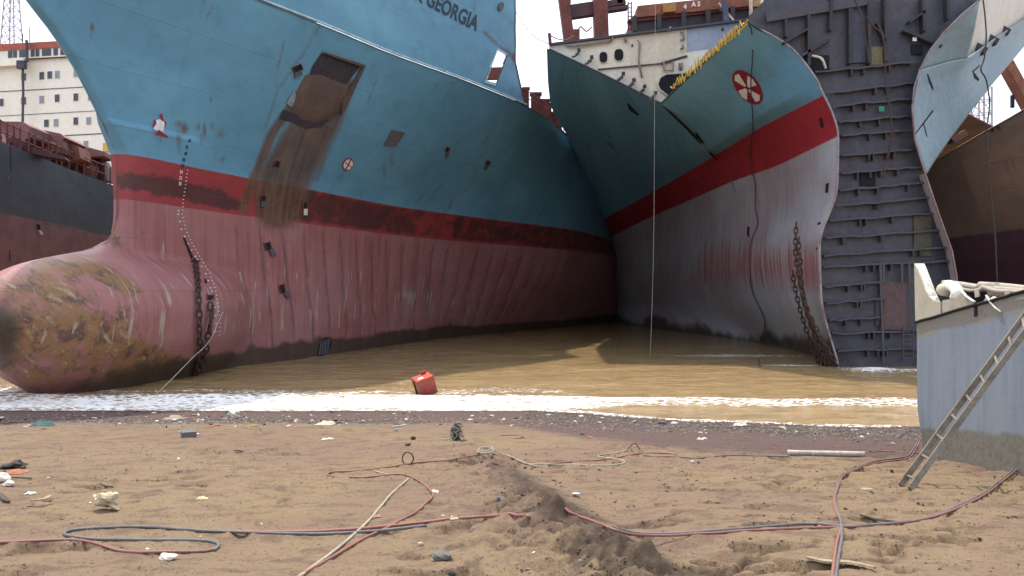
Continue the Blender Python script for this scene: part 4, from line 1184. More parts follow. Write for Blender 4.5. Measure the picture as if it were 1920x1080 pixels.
# ---- far (port) shell strip, right of the bulkhead
PALESH = weathered('pale_weathered_blue_paint', (.20, .285, .325), (.27, .33, .36), .8, .35, .5, (.5, .5, 1), bump=.2, rust=.03, var=.15)
def coons(top, bot, lef, rig, n=26, mm=26):
    def samp(c, k):
        c = np.array([tuple(p) for p in c]); d = np.concatenate([[0], np.cumsum(np.linalg.norm(np.diff(c, axis=0), axis=1))]); d /= d[-1]
        q = np.linspace(0, 1, k); return np.stack([np.interp(q, d, c[:, i]) for i in range(3)], 1)
    T = samp(top, n); Bo = samp(bot, n); L = samp(lef, mm); Rr = samp(rig, mm)
    u = np.linspace(0, 1, n)[None, :, None]; v = np.linspace(0, 1, mm)[:, None, None]
    return (1 - v) * T[None] + v * Bo[None] + (1 - u) * L[:, None] + u * Rr[:, None] - ((1 - u) * (1 - v) * T[0] + u * (1 - v) * T[-1] + (1 - u) * v * Bo[0] + u * v * Bo[-1])
PA = lambda l: [P(*p) for p in l]
c1 = coons(PA([(1842, -5, 40), (1838, -5, 40.6)]), PA([(1725, 130, 40), (1785, 113, 42.6), (1815, 108, 44)]), PA([(1842, -5, 40), (1805, 25, 40), (1770, 60, 40), (1743, 95, 40), (1725, 130, 40)]), PA([(1838, -5, 40.6), (1828, 52, 42), (1815, 108, 44)]))
c2 = coons(PA([(1725, 130, 40), (1785, 113, 42.6), (1815, 108, 44), (1880, 62, 49), (1990, -8, 57)]), PA([(1738, 325, 40.3), (1752, 302, 41.5), (1780, 262, 44), (1850, 170, 50), (1990, 5, 60)]),
           PA([(1725, 130, 40), (1714, 165, 40), (1711, 200, 40), (1713, 240, 40), (1722, 285, 40), (1738, 325, 40.3)]), PA([(1990, -8, 57), (1990, 5, 60)]), 50, 40)
for c_ in (c1, c2):
    o = obj('port_shell', c_.reshape(-1, 3), grid_faces(c_.shape[0], c_.shape[1]), PALESH, ship2, smooth=True)
    sm = o.modifiers.new('thickness', 'SOLIDIFY'); sm.thickness = .05; sm.offset = 0
m = MB(); m.tube([P(x, y, 39.95) for x, y in RE[1:]], .04, 5); m.build('cut_edge', weathered('pink_cut_edge', (.34, .18, .17), (.40, .34, .33), .8, 1.2), ship2, True)
# shell that turns away behind the bulkhead's right edge
m = MB(); e = [P(x, y, 40) for x, y in RE[6:]]; e2 = [p + Vector((1.0 + .1 * k, 9, 0)) for k, p in enumerate(e)]
for k in range(len(e) - 1): m.add([e[k], e[k + 1], e2[k + 1], e2[k]], [(0, 1, 2, 3)])
o = m.build('port_lower_shell', HULL2, ship2); set_attr(o, 'level', [-6.0] * len(m.v))
m = MB(); m.slab([P(1812, 122, 45.6), P(1842, -40, 44.6), P(2000, -40, 60), P(2000, 0, 60)], Vector((.05, .1, 0))); m.build('cream_bulkhead', CREAMW, ship2)
def pw(x, y, o=0): 
    Yd = 45.6 + (x - 1812) / 188 * 14.4 - .25 - o
    return P(x, y, Yd)
for (x, y, rx, ry) in ((1874, 13, 9, 12), (1908, 10, 7.5, 10)):
    m = MB(); m.slab([pw(x + rx * math.cos(a), y + ry * math.sin(a)) for a in [k * math.pi / 10 for k in range(20)]], Vector((0, -.06, 0))); m.build('window', DARK, ship2)
for (x, y) in ((1880, 58), (1858, 76), (1836, 93)):
    m = MB(); m.box(pw(x, y, .6), .55, .5, .32, Matrix.Rotation(.5, 3, 'Y')); m.build('cut_frame_end', BULKD, ship2)
m = MB(); m.slab([pw(x, y, .2) for x, y in ((1880, 38), (1912, 28), (1935, 20), (1935, 30), (1905, 34), (1892, 40))], Vector((0, -.05, 0))); m.build('torn_plate', BULKD, ship2)
# cut marks on the pale strip
BVP = BVHTree.FromPolygons([Vector(p) for p in c2.reshape(-1, 3)], grid_faces(40, 50).tolist())
for poly in ([(1752, 112), (1755, 113), (1740, 138), (1737, 138)], [(1737, 138), (1740, 139), (1750, 165), (1748, 170)], [(1748, 206), (1750, 208), (1732, 232), (1716, 252), (1715, 250), (1730, 230)], [(1730, 230), (1732, 230), (1738, 256), (1736, 257)],
             [(1836, 121), (1838, 122), (1824, 136), (1822, 134)], [(1823, 134), (1827, 136), (1836, 148), (1834, 152), (1826, 146)]):
    decal('torch_cut', BVP, [poly], DARK, ship2, .03)
decal('orange_mark', BVP, [[(1785, 84), (1789, 87), (1768, 118), (1745, 150), (1742, 146), (1762, 112)]], weathered('faded_orange_mark', (.45, .19, .11), (.5, .33, .26), .8, 2), ship2, .035)

# ================================================================ deck machinery standing behind the cream wall
def far_box(name, x0, y0, x1, y1, Yd, dep, mat, parent, slope=0.0):
    m = MB(); a = P(x0, y1, Yd); b = P(x1, y1 + slope, Yd); c = P(x1, y0 + slope, Yd); d = P(x0, y0, Yd)
    m.slab([a, b, c, d], Vector((0, dep, 0))); return m.build(name, mat, parent)
crane = thing('gantry_frame', P(1100, 70, 56), 'rusty red steel gantry frame of posts and cross beams above the cream wall', 'gantry')
m = MB(); m.beam(P(1052, -40, 56), P(1070, 100, 56), .62, .6); m.build('post', RUSTRED, crane)
m = MB(); m.beam(P(1124, -40, 56), P(1128, 95, 56), .85, .8); m.build('post', RUSTRED, crane)
PURP = weathered('dark_maroon_steel', (.12, .05, .055), (.07, .04, .045), .8, 1, .7, bump=.3)  # darker than the other maroon steel
for (x0, y0, x1, y1, w) in ((1062, 24, 1116, 16, .75), (1058, 2, 1070, 2, .35), (1134, 10, 1172, 3, .35), (1136, 20, 1176, 14, .2), (1062, 34, 1066, 34, .5), (1160, -10, 1162, 8, .3)):
    m = MB(); m.beam(P(x0, y0, 56.2), P(x1, y1, 56.2), .5, w); m.build('cross_beam', PURP, crane)
m = MB(); m.box(P(1079, 70, 54), .45, .5, .8); m.build('post_foot', RUSTRED, crane)
m = MB(); m.tube(cat([P(1067, 56, 54), P(1078, 63, 54), P(1088, 50, 54), P(1092, 52, 54), P(1100, 58, 54), P(1110, 50, 54)]), .04, 4); m.build('bent_rail', RUSTRED, crane)
m = MB(); m.tube([P(1030, 62, 50), P(1032, 84, 50)], .09, 5); m.build('bow_stanchion', RUSTRED, ship2)
m = MB(); m.tube(cat([P(1032, 66, 50.3), P(1044, 72, 50.3), P(1062, 74, 50.3), P(1078, 66, 50.3)]), .03, 4); m.build('sagging_rail', RUSTRED, ship2)

hatch = thing('hatch_block', P(1300, 40, 54), 'long rust red hatch structure with chalked lettering standing behind the cream wall', 'hatch structure')
ORR = weathered('orange_rust_plate', (.33, .12, .06), (.20, .07, .05), .8, .9, .7, (1, 1, .6), bump=.4, rust=.2)
far_box('coaming', 1188, 28, 1412, 62, 54, 6, BULKD, hatch, -18)
m = MB(); m.slab([P(1192, 32, 53.6), P(1196, 10, 53.6), P(1430, -14, 53.6), P(1430, 8, 53.6)], Vector((0, 1, 0))); m.build('hatch_panel', ORR, hatch)
m = MB(); m.slab([P(1178, 36, 53.8), P(1192, 31, 53.8), P(1415, 6, 53.8), P(1415, 14, 53.8), P(1188, 40, 53.8)], Vector((0, .6, 0))); m.build('panel_flange', RUSTRED, hatch)
far_box('orange_locker', 1245, 5, 1268, 22, 53.2, .3, weathered('bright_orange_locker', (.50, .24, .06), (.35, .13, .05), .7, 2), hatch, -2)
far_box('lamp_box', 1413, -6, 1430, 11, 53.0, .3, weathered('amber_box', (.55, .36, .12), (.4, .2, .08), .7, 2), hatch)
far_box('corner_post', 1409, -20, 1412, 32, 52.8, .4, CREAM, hatch); far_box('corner_post', 1432, -20, 1436, 34, 46.5, .4, CREAM, hatch)
far_box('lower_locker', 1413, 15, 1432, 28, 53, .4, RUSTRED, hatch)
for x in range(1190, 1420, 46):
    m = MB(); m.beam(P(x, 30 - (x - 1190) * .1, 53.5), P(x, 58 - (x - 1190) * .1, 53.5), .12, .25); m.build('coaming_stay', BULKD, hatch)
for ch, x, y in (('4', 1282, 16), ('A', 1297, 12), ('S', 1308, 11)):
    pl, w_ = text_polys(ch, (x, y), (12, -1.0), (0, -13))
    mb = MB()
    for poly in pl: mb.add([P(a, b, 53.45) for a, b in poly], [(0, 1, 2)])
    mb.build('letter', WHITEP, hatch)
m = MB(); m.beam(P(1348, 5, 53), P(1376, 38, 53), .1, .1); m.build('brace', CREAM, hatch)
m = MB(); m.beam(P(1362, 40, 53), P(1357, 2, 53), .3, .3); m.beam(P(1350, 20, 53), P(1365, 8, 53), .12, .12); m.build('winch_frame', weathered('blue_grey_frame', (.12, .12, .2)), hatch)
m = MB()
for x in (1178, 1184): m.tube([P(x, 3, 54), P(x, 58, 54)], .04, 4)
for y in range(6, 56, 8): m.tube([P(1178, y, 54), P(1184, y, 54)], .03, 4)
o = m.build('access_ladder', RUSTRED, hatch); o['kind'] = 'stuff'

# ================================================================ SHIP 3 : brown hull behind, right
R3 = [[(1650, 350, 70), (1740, 309, 64), (1830, 257, 58.5), (1920, 206, 54), (2060, 120, 48), (2300, -40, 42)],
      [(1650, 470, 70.5), (1740, 452, 64.5), (1830, 440, 59), (1920, 428, 54.5), (2060, 405, 48.5), (2300, 370, 42.5)],
      [(1650, 560, 72), (1740, 560, 66), (1830, 563, 60.5), (1920, 567, 56), (2060, 575, 50), (2300, 590, 44)]]
R3n = [[P(*p) for p in r] for r in R3]; R3n.append([Vector((p.x, p.y + .5, -1)) for p in R3n[-1]])
R3a = np.array([[tuple(p) for p in r] for r in R3n])
u3 = np.linspace(0, 5, 90); v3 = np.linspace(0, 3, 70)
ri = np.array([pchip(np.arange(6.), r, u3) for r in R3a]); G3 = np.stack([pchip(np.arange(4.), ri[:, j], v3) for j in range(90)], 1)
BROWN = hull_material('brown_over_maroon_hull_paint', (.19, .12, .08), (.10, .042, .062), (.10, .042, .062), -2.9, -1.0, (.03, .02, .02))
c3 = P(1830, 600, 59)
ship3 = thing('brown_ship', (c3.x, c3.y, 0), 'brown hulled ship with maroon bottom standing behind the grey steel block', 'ship')
s3 = obj('hull_shell', G3.reshape(-1, 3), grid_faces(70, 90, flip=True), BROWN, ship3, smooth=True)
ar3 = np.concatenate([[0], np.cumsum(np.linalg.norm(np.diff(G3[20], axis=0), axis=1))]) / S
add_uv(s3, np.repeat(ar3[None, :], 70, 0), (G3[..., 2] - EYE) / S, 90); set_attr(s3, 'level', np.repeat(-v3[:, None], 90, 1)); set_attr(s3, 'slime_and_shade', .30 * sstep(1.5, 2.8, np.repeat(v3[:, None], 90, 1)))
set_attr(s3, 'rust', .12 + 0 * G3[..., 0])
BV3 = BVHTree.FromPolygons([Vector(p) for p in G3.reshape(-1, 3)], grid_faces(70, 90).tolist())
o = obj('far_side', np.concatenate([G3[0], G3[0] + np.array([[2.5, 2.5, -2.5]])]), np.stack([np.arange(89), np.arange(89) + 1, np.arange(89) + 91, np.arange(89) + 90], 1), RUSTDECK, ship3); o.name = 'deck'
m = MB(); m.tube([Vector(p) for p in G3[0, ::2]], .05, 5); m.build('gunwale', weathered('rubbed_gunwale', (.30, .20, .10), (.16, .10, .07), .8, 1), ship3, True)
decal('mooring_chock', BV3, [[(1852, 245), (1855, 241), (1882, 232), (1884, 236), (1881, 241), (1856, 253), (1852, 251)]], WHITEP, ship3, .03, .05)
for x in (1864, 1875): decal('chock_bar', BV3, [[(x - 2.5, 247 - (x - 1864) * .4), (x + 2.5, 245 - (x - 1864) * .4), (x + 2.5, 240 - (x - 1864) * .4), (x - 2.5, 242 - (x - 1864) * .4)]], DARK, ship3, .09, .05)
m = MB(); m.box(P(1789, 262, 63), .5, .5, .55); m.build('winch_drum', BULKD, ship3); m = MB(); m.beam(P(1785, 264, 62.8), P(1812, 248, 62.8), .3, .4); m.build('winch_bed', RUSTDECK, ship3)
m = MB(); m.box(P(1760, 280, 63), .35, .4, .5); m.build('orange_fitting', ORR, ship3)

# ---- crane boom and mast far right
boom = thing('crane_boom', P(1900, 300, 75), 'orange red crane boom leaning over the brown hull at the right edge', 'crane')
m = MB(); m.beam(P(1880, 108, 70), P(1958, 250, 70), 1.0, .6); m.build('boom', ORR, boom)
m = MB(); m.box(P(1899, 190, 69), .2, .2, .9); m.build('lamp', DARK, boom)
def lattice(name, x0, x1, ytop, ybot, Yd, w, label, mat, taper=.6):
    b0 = P(x0, ybot, Yd); b1 = P(x1, ybot, Yd); cx = (b0 + b1) / 2; hw = (b1 - b0).length / 2; H = P(x0, ytop, Yd).z - b0.z
    r = thing(name, cx, label, 'tower'); 
    def c(i, t): 
        k = hw * (1 - (1 - taper) * t); sx, sy = ((-1, -1), (1, -1), (1, 1), (-1, 1))[i % 4]
        return cx + Vector((sx * k, sy * k, H * t))
    for i in range(4):
        m = MB(); m.beam(c(i, 0), c(i, 1), w * .7, w * .7); m.build('leg', mat, r)
    n = 9 if taper < 1 else 4
    m = MB()
    for k in range(n):
        for i in range(4):
            m.beam(c(i, k / n), c(i + 1, (k + 1) / n), w * .35, w * .35); m.beam(c(i, k / n), c(i + 1, k / n), w * .35, w * .35)
    o = m.build('bracing', mat, r); o['kind'] = 'stuff'
    return r
GALV = weathered('hazed_galvanised_steel', (.55, .50, .50), (.40, .36, .36), .5, 1, .6)  # distance haze put into the steel's light grey
lattice('lattice_mast', 1829, 1853, 165, 262, 120, .25, 'pale lattice mast seen through the gap above the brown hull', GALV, 1.0)
lattice('lattice_tower', 8, 34, -70, 88, 118, .18, 'pinkish lattice tower rising behind the cream ship at far left', GALV, .4)

# ================================================================ LEFT SHIP : dark grey hull, rusty deck
R4 = [[(-420, 90, 38), (-200, 180, 43), (0, 264, 50), (110, 309, 56), (205, 345, 62), (330, 390, 72), (420, 420, 84)],
      [(-420, 330, 38), (-200, 366, 43), (0, 399, 50), (110, 421, 56), (205, 443, 62), (330, 466, 72), (420, 482, 84)],
      [(-420, 650, 38.5), (-200, 640, 43.5), (0, 620, 50.5), (110, 612, 56.5), (205, 606, 62.5), (330, 600, 72.5), (420, 595, 84)]]
R4n = [[P(*p) for p in r] for r in R4]; R4n.append([Vector((p.x, p.y + .5, -1)) for p in R4n[-1]])
R4a = np.array([[tuple(p) for p in r] for r in R4n])
u4 = np.linspace(0, 6, 120); ri = np.array([pchip(np.arange(7.), r, u4) for r in R4a]); G4 = np.stack([pchip(np.arange(4.), ri[:, j], v3) for j in range(120)], 1)
GREYH = hull_material('charcoal_over_pink_hull_paint', (.105, .115, .135), (.34, .17, .17), (.34, .17, .17), -2.9, -1.0)
p4 = P(60, 600, 53)
ship4 = thing('charcoal_ship', (p4.x, p4.y, 0), 'charcoal hulled ship with dull pink bottom and rusty half scrapped deck at far left', 'ship')
s4 = obj('hull_shell', G4.reshape(-1, 3), grid_faces(70, 120, flip=True), GREYH, ship4, smooth=True)
ar4 = np.concatenate([[0], np.cumsum(np.linalg.norm(np.diff(G4[20], axis=0), axis=1))]) / S
add_uv(s4, np.repeat(ar4[None, :], 70, 0), (G4[..., 2] - EYE) / S, 120); set_attr(s4, 'level', np.repeat(-v3[:, None], 120, 1)); set_attr(s4, 'rust', .14 + .1 * fbm(G4[..., 1], G4[..., 2] * .3, 3, 7)); set_attr(s4, 'scratch', .1 + 0 * G4[..., 0])
obj('deck', np.concatenate([G4[0] - np.array([[0, 0, .1]]), G4[0] + np.array([[-24, 4, -.1]])]), np.stack([np.arange(119), np.arange(119) + 1, np.arange(119) + 121, np.arange(119) + 120], 1), RUSTDECK, ship4)
BV4 = BVHTree.FromPolygons([Vector(p) for p in G4.reshape(-1, 3)], grid_faces(70, 120).tolist())
decal('cut_opening', BV4, [[(68, 420), (74, 421), (75, 431), (69, 430)]], DARK, ship4, .02)
decal('hanging_plate', BV4, [[(70, 431), (76, 433), (79, 440), (74, 440)]], CREAM, ship4, .04, .04)
decal('vertical_seam', BV4, [[(18, 275), (20.5, 276), (19, 488), (16, 488)]], BULKD, ship4, .02)
def e4(px, up, back=0.6):
    k = int(np.argmin(np.abs(960 + F * G4[0, :, 0] / G4[0, :, 1] - px))); p = Vector(G4[0, k]); return p + Vector((-back * .9, back * .3, up))
rr = random.Random(12)
m = MB()
for up in (.55, 1.1): m.tube([e4(x, up, .1) for x in range(-60, 215, 12)], .035, 4)
o = m.build('rail', RUSTRED, ship4); o['kind'] = 'stuff'
for x in range(-50, 212, 13):
    m = MB(); m.beam(e4(x, 0, .1), e4(x, 1.15, .1), .07, .07); m.build('stanchion', RUSTRED, ship4)
MA2 = weathered('pale_maroon_steel', (.24, .11, .10), (.14, .06, .055), .8, .8, .75, bump=.4, rust=.15)
def dk4(name, pts_, Yd, mat, dep=1.5):
    m = MB(); m.slab([P(x, y, Yd) for x, y in pts_], Vector((-.4, dep, 0))); m.build(name, mat, ship4)
dk4('hatch_cover', [(-60, 262), (-60, 226), (42, 228), (54, 236), (54, 256), (40, 268)], 54, MA2, 4)
dk4('hatch_cover', [(52, 262), (52, 234), (64, 240), (112, 250), (122, 258), (116, 262), (124, 290), (60, 276)], 57, MA2, 3)
dk4('hatch_beam', [(-60, 274), (-60, 256), (30, 258), (60, 276), (120, 292), (126, 300), (60, 288)], 53, PURP, 1)
dk4('winch_house', [(74, 300), (74, 262), (96, 258), (146, 274), (150, 296), (120, 318)], 58, ORR, 2)
dk4('deck_crane_base', [(146, 318), (146, 280), (165, 276), (195, 284), (195, 292), (170, 294), (172, 318)], 62, MA2, 2)
dk4('machinery_casing', [(150, 330), (148, 296), (186, 296), (194, 312), (200, 338)], 63, PURP, 2)
for k in range(46):
    x = rr.uniform(-20, 205); b_4 = e4(x, 0, rr.uniform(.5, 2.2)); h_ = rr.uniform(.2, 1.0)
    m = MB(); R_ = Matrix.Rotation(rr.uniform(0, 3), 3, 'Z') @ Matrix.Rotation(rr.uniform(-.6, .6), 3, 'X')
    m.box(b_4 + Vector((0, 0, h_ / 2)), rr.uniform(.2, .9), rr.uniform(.1, .4), h_, R_)
    m.build('scrap_fitting', (RUSTRED, PURP, MA2, ORR, BULKD, CREAM)[rr.choice((0, 0, 1, 1, 2, 2, 3, 4, 5))], ship4)
for (x, y) in ((98, 276), (60, 250)):
    m = MB(); m.tube([P(x + 7 * math.cos(a), y + 8 * math.sin(a), 56) for a in [k * math.pi / 7 for k in range(14)]], .08, 5, closed=True); m.build('winch_wheel', RUSTRED, ship4)

# ================================================================ CREAM ACCOMMODATION SHIP far left
cs0 = P(30, 300, 110)
ship5 = thing('cream_deckhouse', (cs0.x, cs0.y, 0), 'tall cream ship accommodation block with a red topped bridge behind the charcoal hull', 'deckhouse')
CR2 = weathered('cream_deckhouse_paint', (.82, .77, .64), (.72, .64, .50), .6, .25, .6, (1, 1, .3), rust=.02, var=.06, bump=.1)
Q5a = P(-200, 100, 115.2); Q5d = P(330, 100, 106.7) - Q5a
def q5(x, y, off=0.0):
    r = (x - 960) / F; t = (Q5a.x - r * Q5a.y) / (r * Q5d.y - Q5d.x); Yd = (Q5a.y + Q5d.y * t) / S; v = P(x, y, Yd); return v + Vector((0, -off, 0))
def panel5(name, x0, y0, x1, y1, mat, off=0.02, dep=.3, parent=None, sl=-.055, yref=None):
    m = MB(); m.slab([q5(x0, y0 + sl * x0, off), q5(x1, y0 + sl * x1, off), q5(x1, y1 + sl * x1, off), q5(x0, y1 + sl * x0, off)][::-1], Vector((0, dep, 0)))
    return m.build(name, mat, parent or ship5)
panel5('front_wall', -200, 97, 330, 600, CR2, 0, 12)
panel5('bridge_roof', -220, 85, 170, 97, weathered('faded_red_roof_band', (.50, .12, .07), (.42, .10, .07), .6, .5), .5, 12)
panel5('bridge_front', -210, 97, 168, 114, CR2, .35, 1)
panel5('deck_seam', -200, 171, 330, 172.2, BULK, .06); panel5('deck_seam', -200, 217, 330, 217.8, BULK, .06); panel5('deck_seam', -200, 260, 330, 261.6, BULK, .06); panel5('deck_seam', -200, 114, 200, 115, BULK, .4)
panel5('wing_bulwark', -200, 115, 52, 128, CR2, .9, .3)
GLASS5 = weathered('dusty_window_glass', (.06, .07, .09), (.10, .12, .14), .5, 2, .3)
GLASS6 = weathered('pale_window_blind', (.25, .28, .30), (.18, .2, .22), .5, 2, .4)
for (x, w_) in ((22, 8), (31, 7), (47.5, 17), (64, 7), (73, 7), (90, 17), (107, 8), (120, 8), (134, 12)):
    panel5('bridge_window', x - w_ / 2, 98, x + w_ / 2, 111, GLASS5, .40)
wr = random.Random(3)
for row in (((44, 144), (78, 142), (93, 140.5), (107, 139.5), (142, 137)), ((2, 192), (44, 189), (78, 186.5), (107, 184), (142, 182), (169, 181)), ((87, 231), (105, 230), (142, 227), (166, 226.5)), ((142, 272), (161, 271)), ((-40, 194), (-80, 196))):
    for (x, y) in row:
        y0 = y + .055 * x
        f = panel5('window_frame', x - 5.0, y0 - 7.6, x + 5.0, y0 + 7.6, CR2, .05); panel5('window', x - 4.2, y0 - 6.8, x + 4.2, y0 + 6.8, GLASS5 if wr.random() < .55 else GLASS6, .09, .05, f)
m = MB(); m.tube([q5(52, 125, 1), q5(53, 180, 1), q5(52, 232, 1)], .14, 5); m.build('downpipe', BULK, ship5)
m = MB(); m.tube([q5(59, 80, 1), q5(60, 120, 1)], .16, 5); m.build('mast', BULK, ship5)
for (x, y) in ((65, 56), (52, 68)):
    m = MB(); m.tube([q5(x, y, 1), q5(x, 84, 1)], .06, 4); m.build('aerial', BULK, ship5)
m = MB(); m.box(q5(52, 127, 1.2), .9, .5, .9); m.build('floodlight', BULK, ship5)
panel5('yellow_vent', 196, 280, 206, 296, YEL, .4)
# ================================================================ GREY STEEL BLOCK, right foreground
PA_ = (12.4, (1719 - 960) / F * 12.4); PB_ = (9.6, (1922 - 960) / F * 9.6)
fA = Vector((PA_[1], PA_[0], 0)); fB = Vector((PB_[1], PB_[0], 0)); fD = fB - fA
def fpt(t, z, off=0.0):
    """on the block's face: t runs 0 at its far left corner to 1 at the frame edge; off = away from the block"""
    n = Vector((fD.y, -fD.x, 0)).normalized()
    if n.x > 0: n = -n
    p = fA + fD * t + n * off; return Vector((p.x, p.y, z))
def fray(px, py, off=0.0):
    r = (px - 960) / F
    n = Vector((fD.y, -fD.x, 0)).normalized()
    if n.x > 0: n = -n
    a = fA + n * off
    t = (a.x - r * a.y) / (r * fD.y - fD.x); y = a.y + fD.y * t
    return Vector((r * y, y, EYE - (py - HZ) / F * y))
BLK = NT('grey_blue_block_paint')
v = BLK.pos((1, 1, 1)); vs_ = BLK.pos((5, 5, .35))
a1 = BLK.noise(vs_, 1.2, 7, .65, .2); a2 = BLK.noise(v, .9, 5, .6); a3 = BLK.noise(v, 14, 5, .7)
cc = BLK.mix((.31, .36, .41), (.24, .285, .33), BLK.step(a1, .35, .75))
cc = BLK.mix(cc, (.34, .39, .43), BLK.math('MULTIPLY', BLK.step(a1, .60, .75), .6))
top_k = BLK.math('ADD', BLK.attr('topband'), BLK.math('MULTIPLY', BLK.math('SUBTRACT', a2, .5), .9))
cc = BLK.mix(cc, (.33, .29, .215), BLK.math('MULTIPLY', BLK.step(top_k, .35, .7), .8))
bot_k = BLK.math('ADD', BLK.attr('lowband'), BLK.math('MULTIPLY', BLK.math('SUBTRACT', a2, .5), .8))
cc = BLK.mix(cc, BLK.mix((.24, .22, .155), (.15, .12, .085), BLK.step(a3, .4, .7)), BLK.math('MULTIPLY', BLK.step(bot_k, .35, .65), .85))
cc = BLK.mix(cc, (.16, .07, .045), BLK.math('MULTIPLY', BLK.step(BLK.noise(vs_, 2.1, 7, .7), .62, .72), .55))
cc = BLK.mix(cc, (.12, .115, .12), BLK.math('MULTIPLY', BLK.step(BLK.noise(v, 3.4, 8, .75), .60, .68), .6))
BLK.done(cc, .5, BLK.bump(BLK.math('ADD', BLK.math('MULTIPLY', a2, 2.5), BLK.math('MULTIPLY', a3, .2)), .3, .03))
block = thing('steel_block', (fA.x + 1, fA.y, 1.0), 'grey blue cut ship section standing on the sand at the right, ladder against it', 'steel block')
nt_, nz_ = 120, 60
T_ = np.linspace(0, 2.1, nt_)
V = np.zeros((nz_, nt_, 3)); tb = np.zeros((nz_, nt_)); lb = np.zeros((nz_, nt_))
for j, t_ in enumerate(T_):
    b0 = fpt(t_, 0); gzz = float(gz(b0.x, b0.y)) - .12
    ztop = 2.715 + .49 * t_ if t_ < 1 else 3.2 + .35 * (t_ - 1)
    for i in range(nz_):
        q = i / (nz_ - 1); z = ztop + (gzz - ztop) * q
        inn = -.55 * max(0, .12 - t_ / 1.0) ** 1.0 * 0 - .28 * sstep(.55, 1.0, q) * sstep(.25, 0, t_)
        p = fpt(t_ + .04 * sstep(.5, 1, q) * (t_ < .2) , z, float(inn) * .2 + .012 * math.sin(t_ * 9) * math.sin(q * 3.1))
        V[i, j] = tuple(p)
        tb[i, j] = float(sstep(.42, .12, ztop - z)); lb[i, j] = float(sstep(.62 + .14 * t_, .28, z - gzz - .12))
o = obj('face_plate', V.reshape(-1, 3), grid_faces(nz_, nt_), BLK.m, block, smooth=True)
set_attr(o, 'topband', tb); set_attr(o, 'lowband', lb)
bk = [Vector(V[0, 0]), Vector(V[-1, 0])]
m = MB(); away = Vector((2.2, 1.6, 0)); m.add([bk[0], bk[1], bk[1] + away, bk[0] + away], [(0, 1, 2, 3)]); m.build('end_plate', BLK.m, block)
m = MB(); m.add([Vector(V[0, -1]), Vector(V[-1, -1]), Vector(V[-1, -1]) + away, Vector(V[0, -1]) + away], [(0, 1, 2, 3)]); m.build('end_plate', BLK.m, block)
m = MB(); m.add([Vector(V[0, -1]) + away, Vector(V[-1, -1]) + away, bk[1] + away, bk[0] + away], [(0, 1, 2, 3)]); m.build('back_plate', BLK.m, block)
m = MB(); m.add([Vector(V[0, 0]), Vector(V[0, -1]), Vector(V[0, -1]) + away, Vector(V[0, 0]) + away], [(0, 1, 2, 3)]); m.build('top_plate', BULKD, block)
m = MB(); m.tube([fray(x, 604 - (x - 1716) * .284 + random.Random(x).uniform(-.8, .8), .012) for x in range(1717, 2080, 14)], .022, 5); m.build('burnt_seam', DARK, block, True)
OLDW = weathered('old_cream_block_paint', (.47, .43, .32), (.30, .26, .20), .7, 2.5, .55, rust=.1, var=.15)
BRW = weathered('sunlit_cream_inner_face', (.74, .71, .62), (.55, .50, .40), .6, 3, .5, rust=.05)  # lighter copy of the cream, sunlight put into its colour
def fplate(name, pts_, mat, off=0.0, thick=.03, back=None):
    m = MB(); m.slab([fray(x, y, off) for x, y in pts_], back if back is not None else Vector((thick, thick * .5, 0))); return m.build(name, mat, block)
fplate('horn_plate', [(1714, 494), (1716, 603), (1763, 592), (1763, 567), (1751, 564), (1741, 556), (1733, 541), (1726, 520), (1719, 503)], OLDW)
m = MB()
crv = [(1714, 494), (1719, 503), (1726, 520), (1733, 541), (1741, 556), (1751, 564), (1763, 567)]
far_ = [(1733, 494), (1736, 500), (1742, 515), (1748, 531), (1753, 544), (1758, 555), (1763, 566)]
vs0 = [fray(x, y) for x, y in crv]; vs1 = [fray(x, y, -.25) for x, y in far_]
m.add(vs0 + vs1, [(i, i + 1, i + 8, i + 7) for i in range(6)]); m.build('horn_flange', BRW, block)
fplate('coaming_plate', [(1766, 592), (1767, 563), (1780, 561), (1794, 559), (1804, 550), (1808, 550), (1812, 558), (1820, 566), (1827, 568), (1827, 576)], OLDW, -.02)
fplate('coaming_plate', [(1832, 575), (1832, 568), (1843, 566), (1848, 558), (1852, 556), (1856, 562), (1864, 573), (1876, 583), (1876, 562)][:8], OLDW, -.03)
fplate('coaming_plate', [(1876, 563), (1876, 583), (2060, 532), (2060, 512)][::-1], OLDW, -.08)
m = MB(); m.tube([fray(x, y, .02) for x, y in ((1803, 545), (1812, 556), (1822, 563), (1828, 566))], .018, 5); m.tube([fray(x, y, .02) for x, y in ((1849, 554), (1856, 566), (1866, 577), (1877, 585))], .014, 5)
o = m.build('torn_edge', BRW, block, True); o['kind'] = 'stuff'
fplate('dark_bracket', [(1826, 565), (1831, 565), (1832, 592), (1826, 594)], DARK, .01); fplate('dark_bracket', [(1804, 549), (1812, 552), (1824, 562), (1826, 567), (1812, 560)], DARK, .012)
fplate('support_strap', [(1883, 547), (1892, 546), (1893, 583), (1884, 585)], OLDW, -.02); fplate('support_strap', [(1865, 529), (1871, 529), (1872, 545), (1866, 545)], OLDW, -.3)
fplate('support_strap', [(1826, 543), (1834, 542), (1835, 556), (1828, 558)], OLDW, -.05)
PIPE = weathered('dusty_lagged_pipe', (.48, .42, .34), (.32, .25, .20), .8, 3, .6, (1, 1, 1), bump=.4, var=.2)
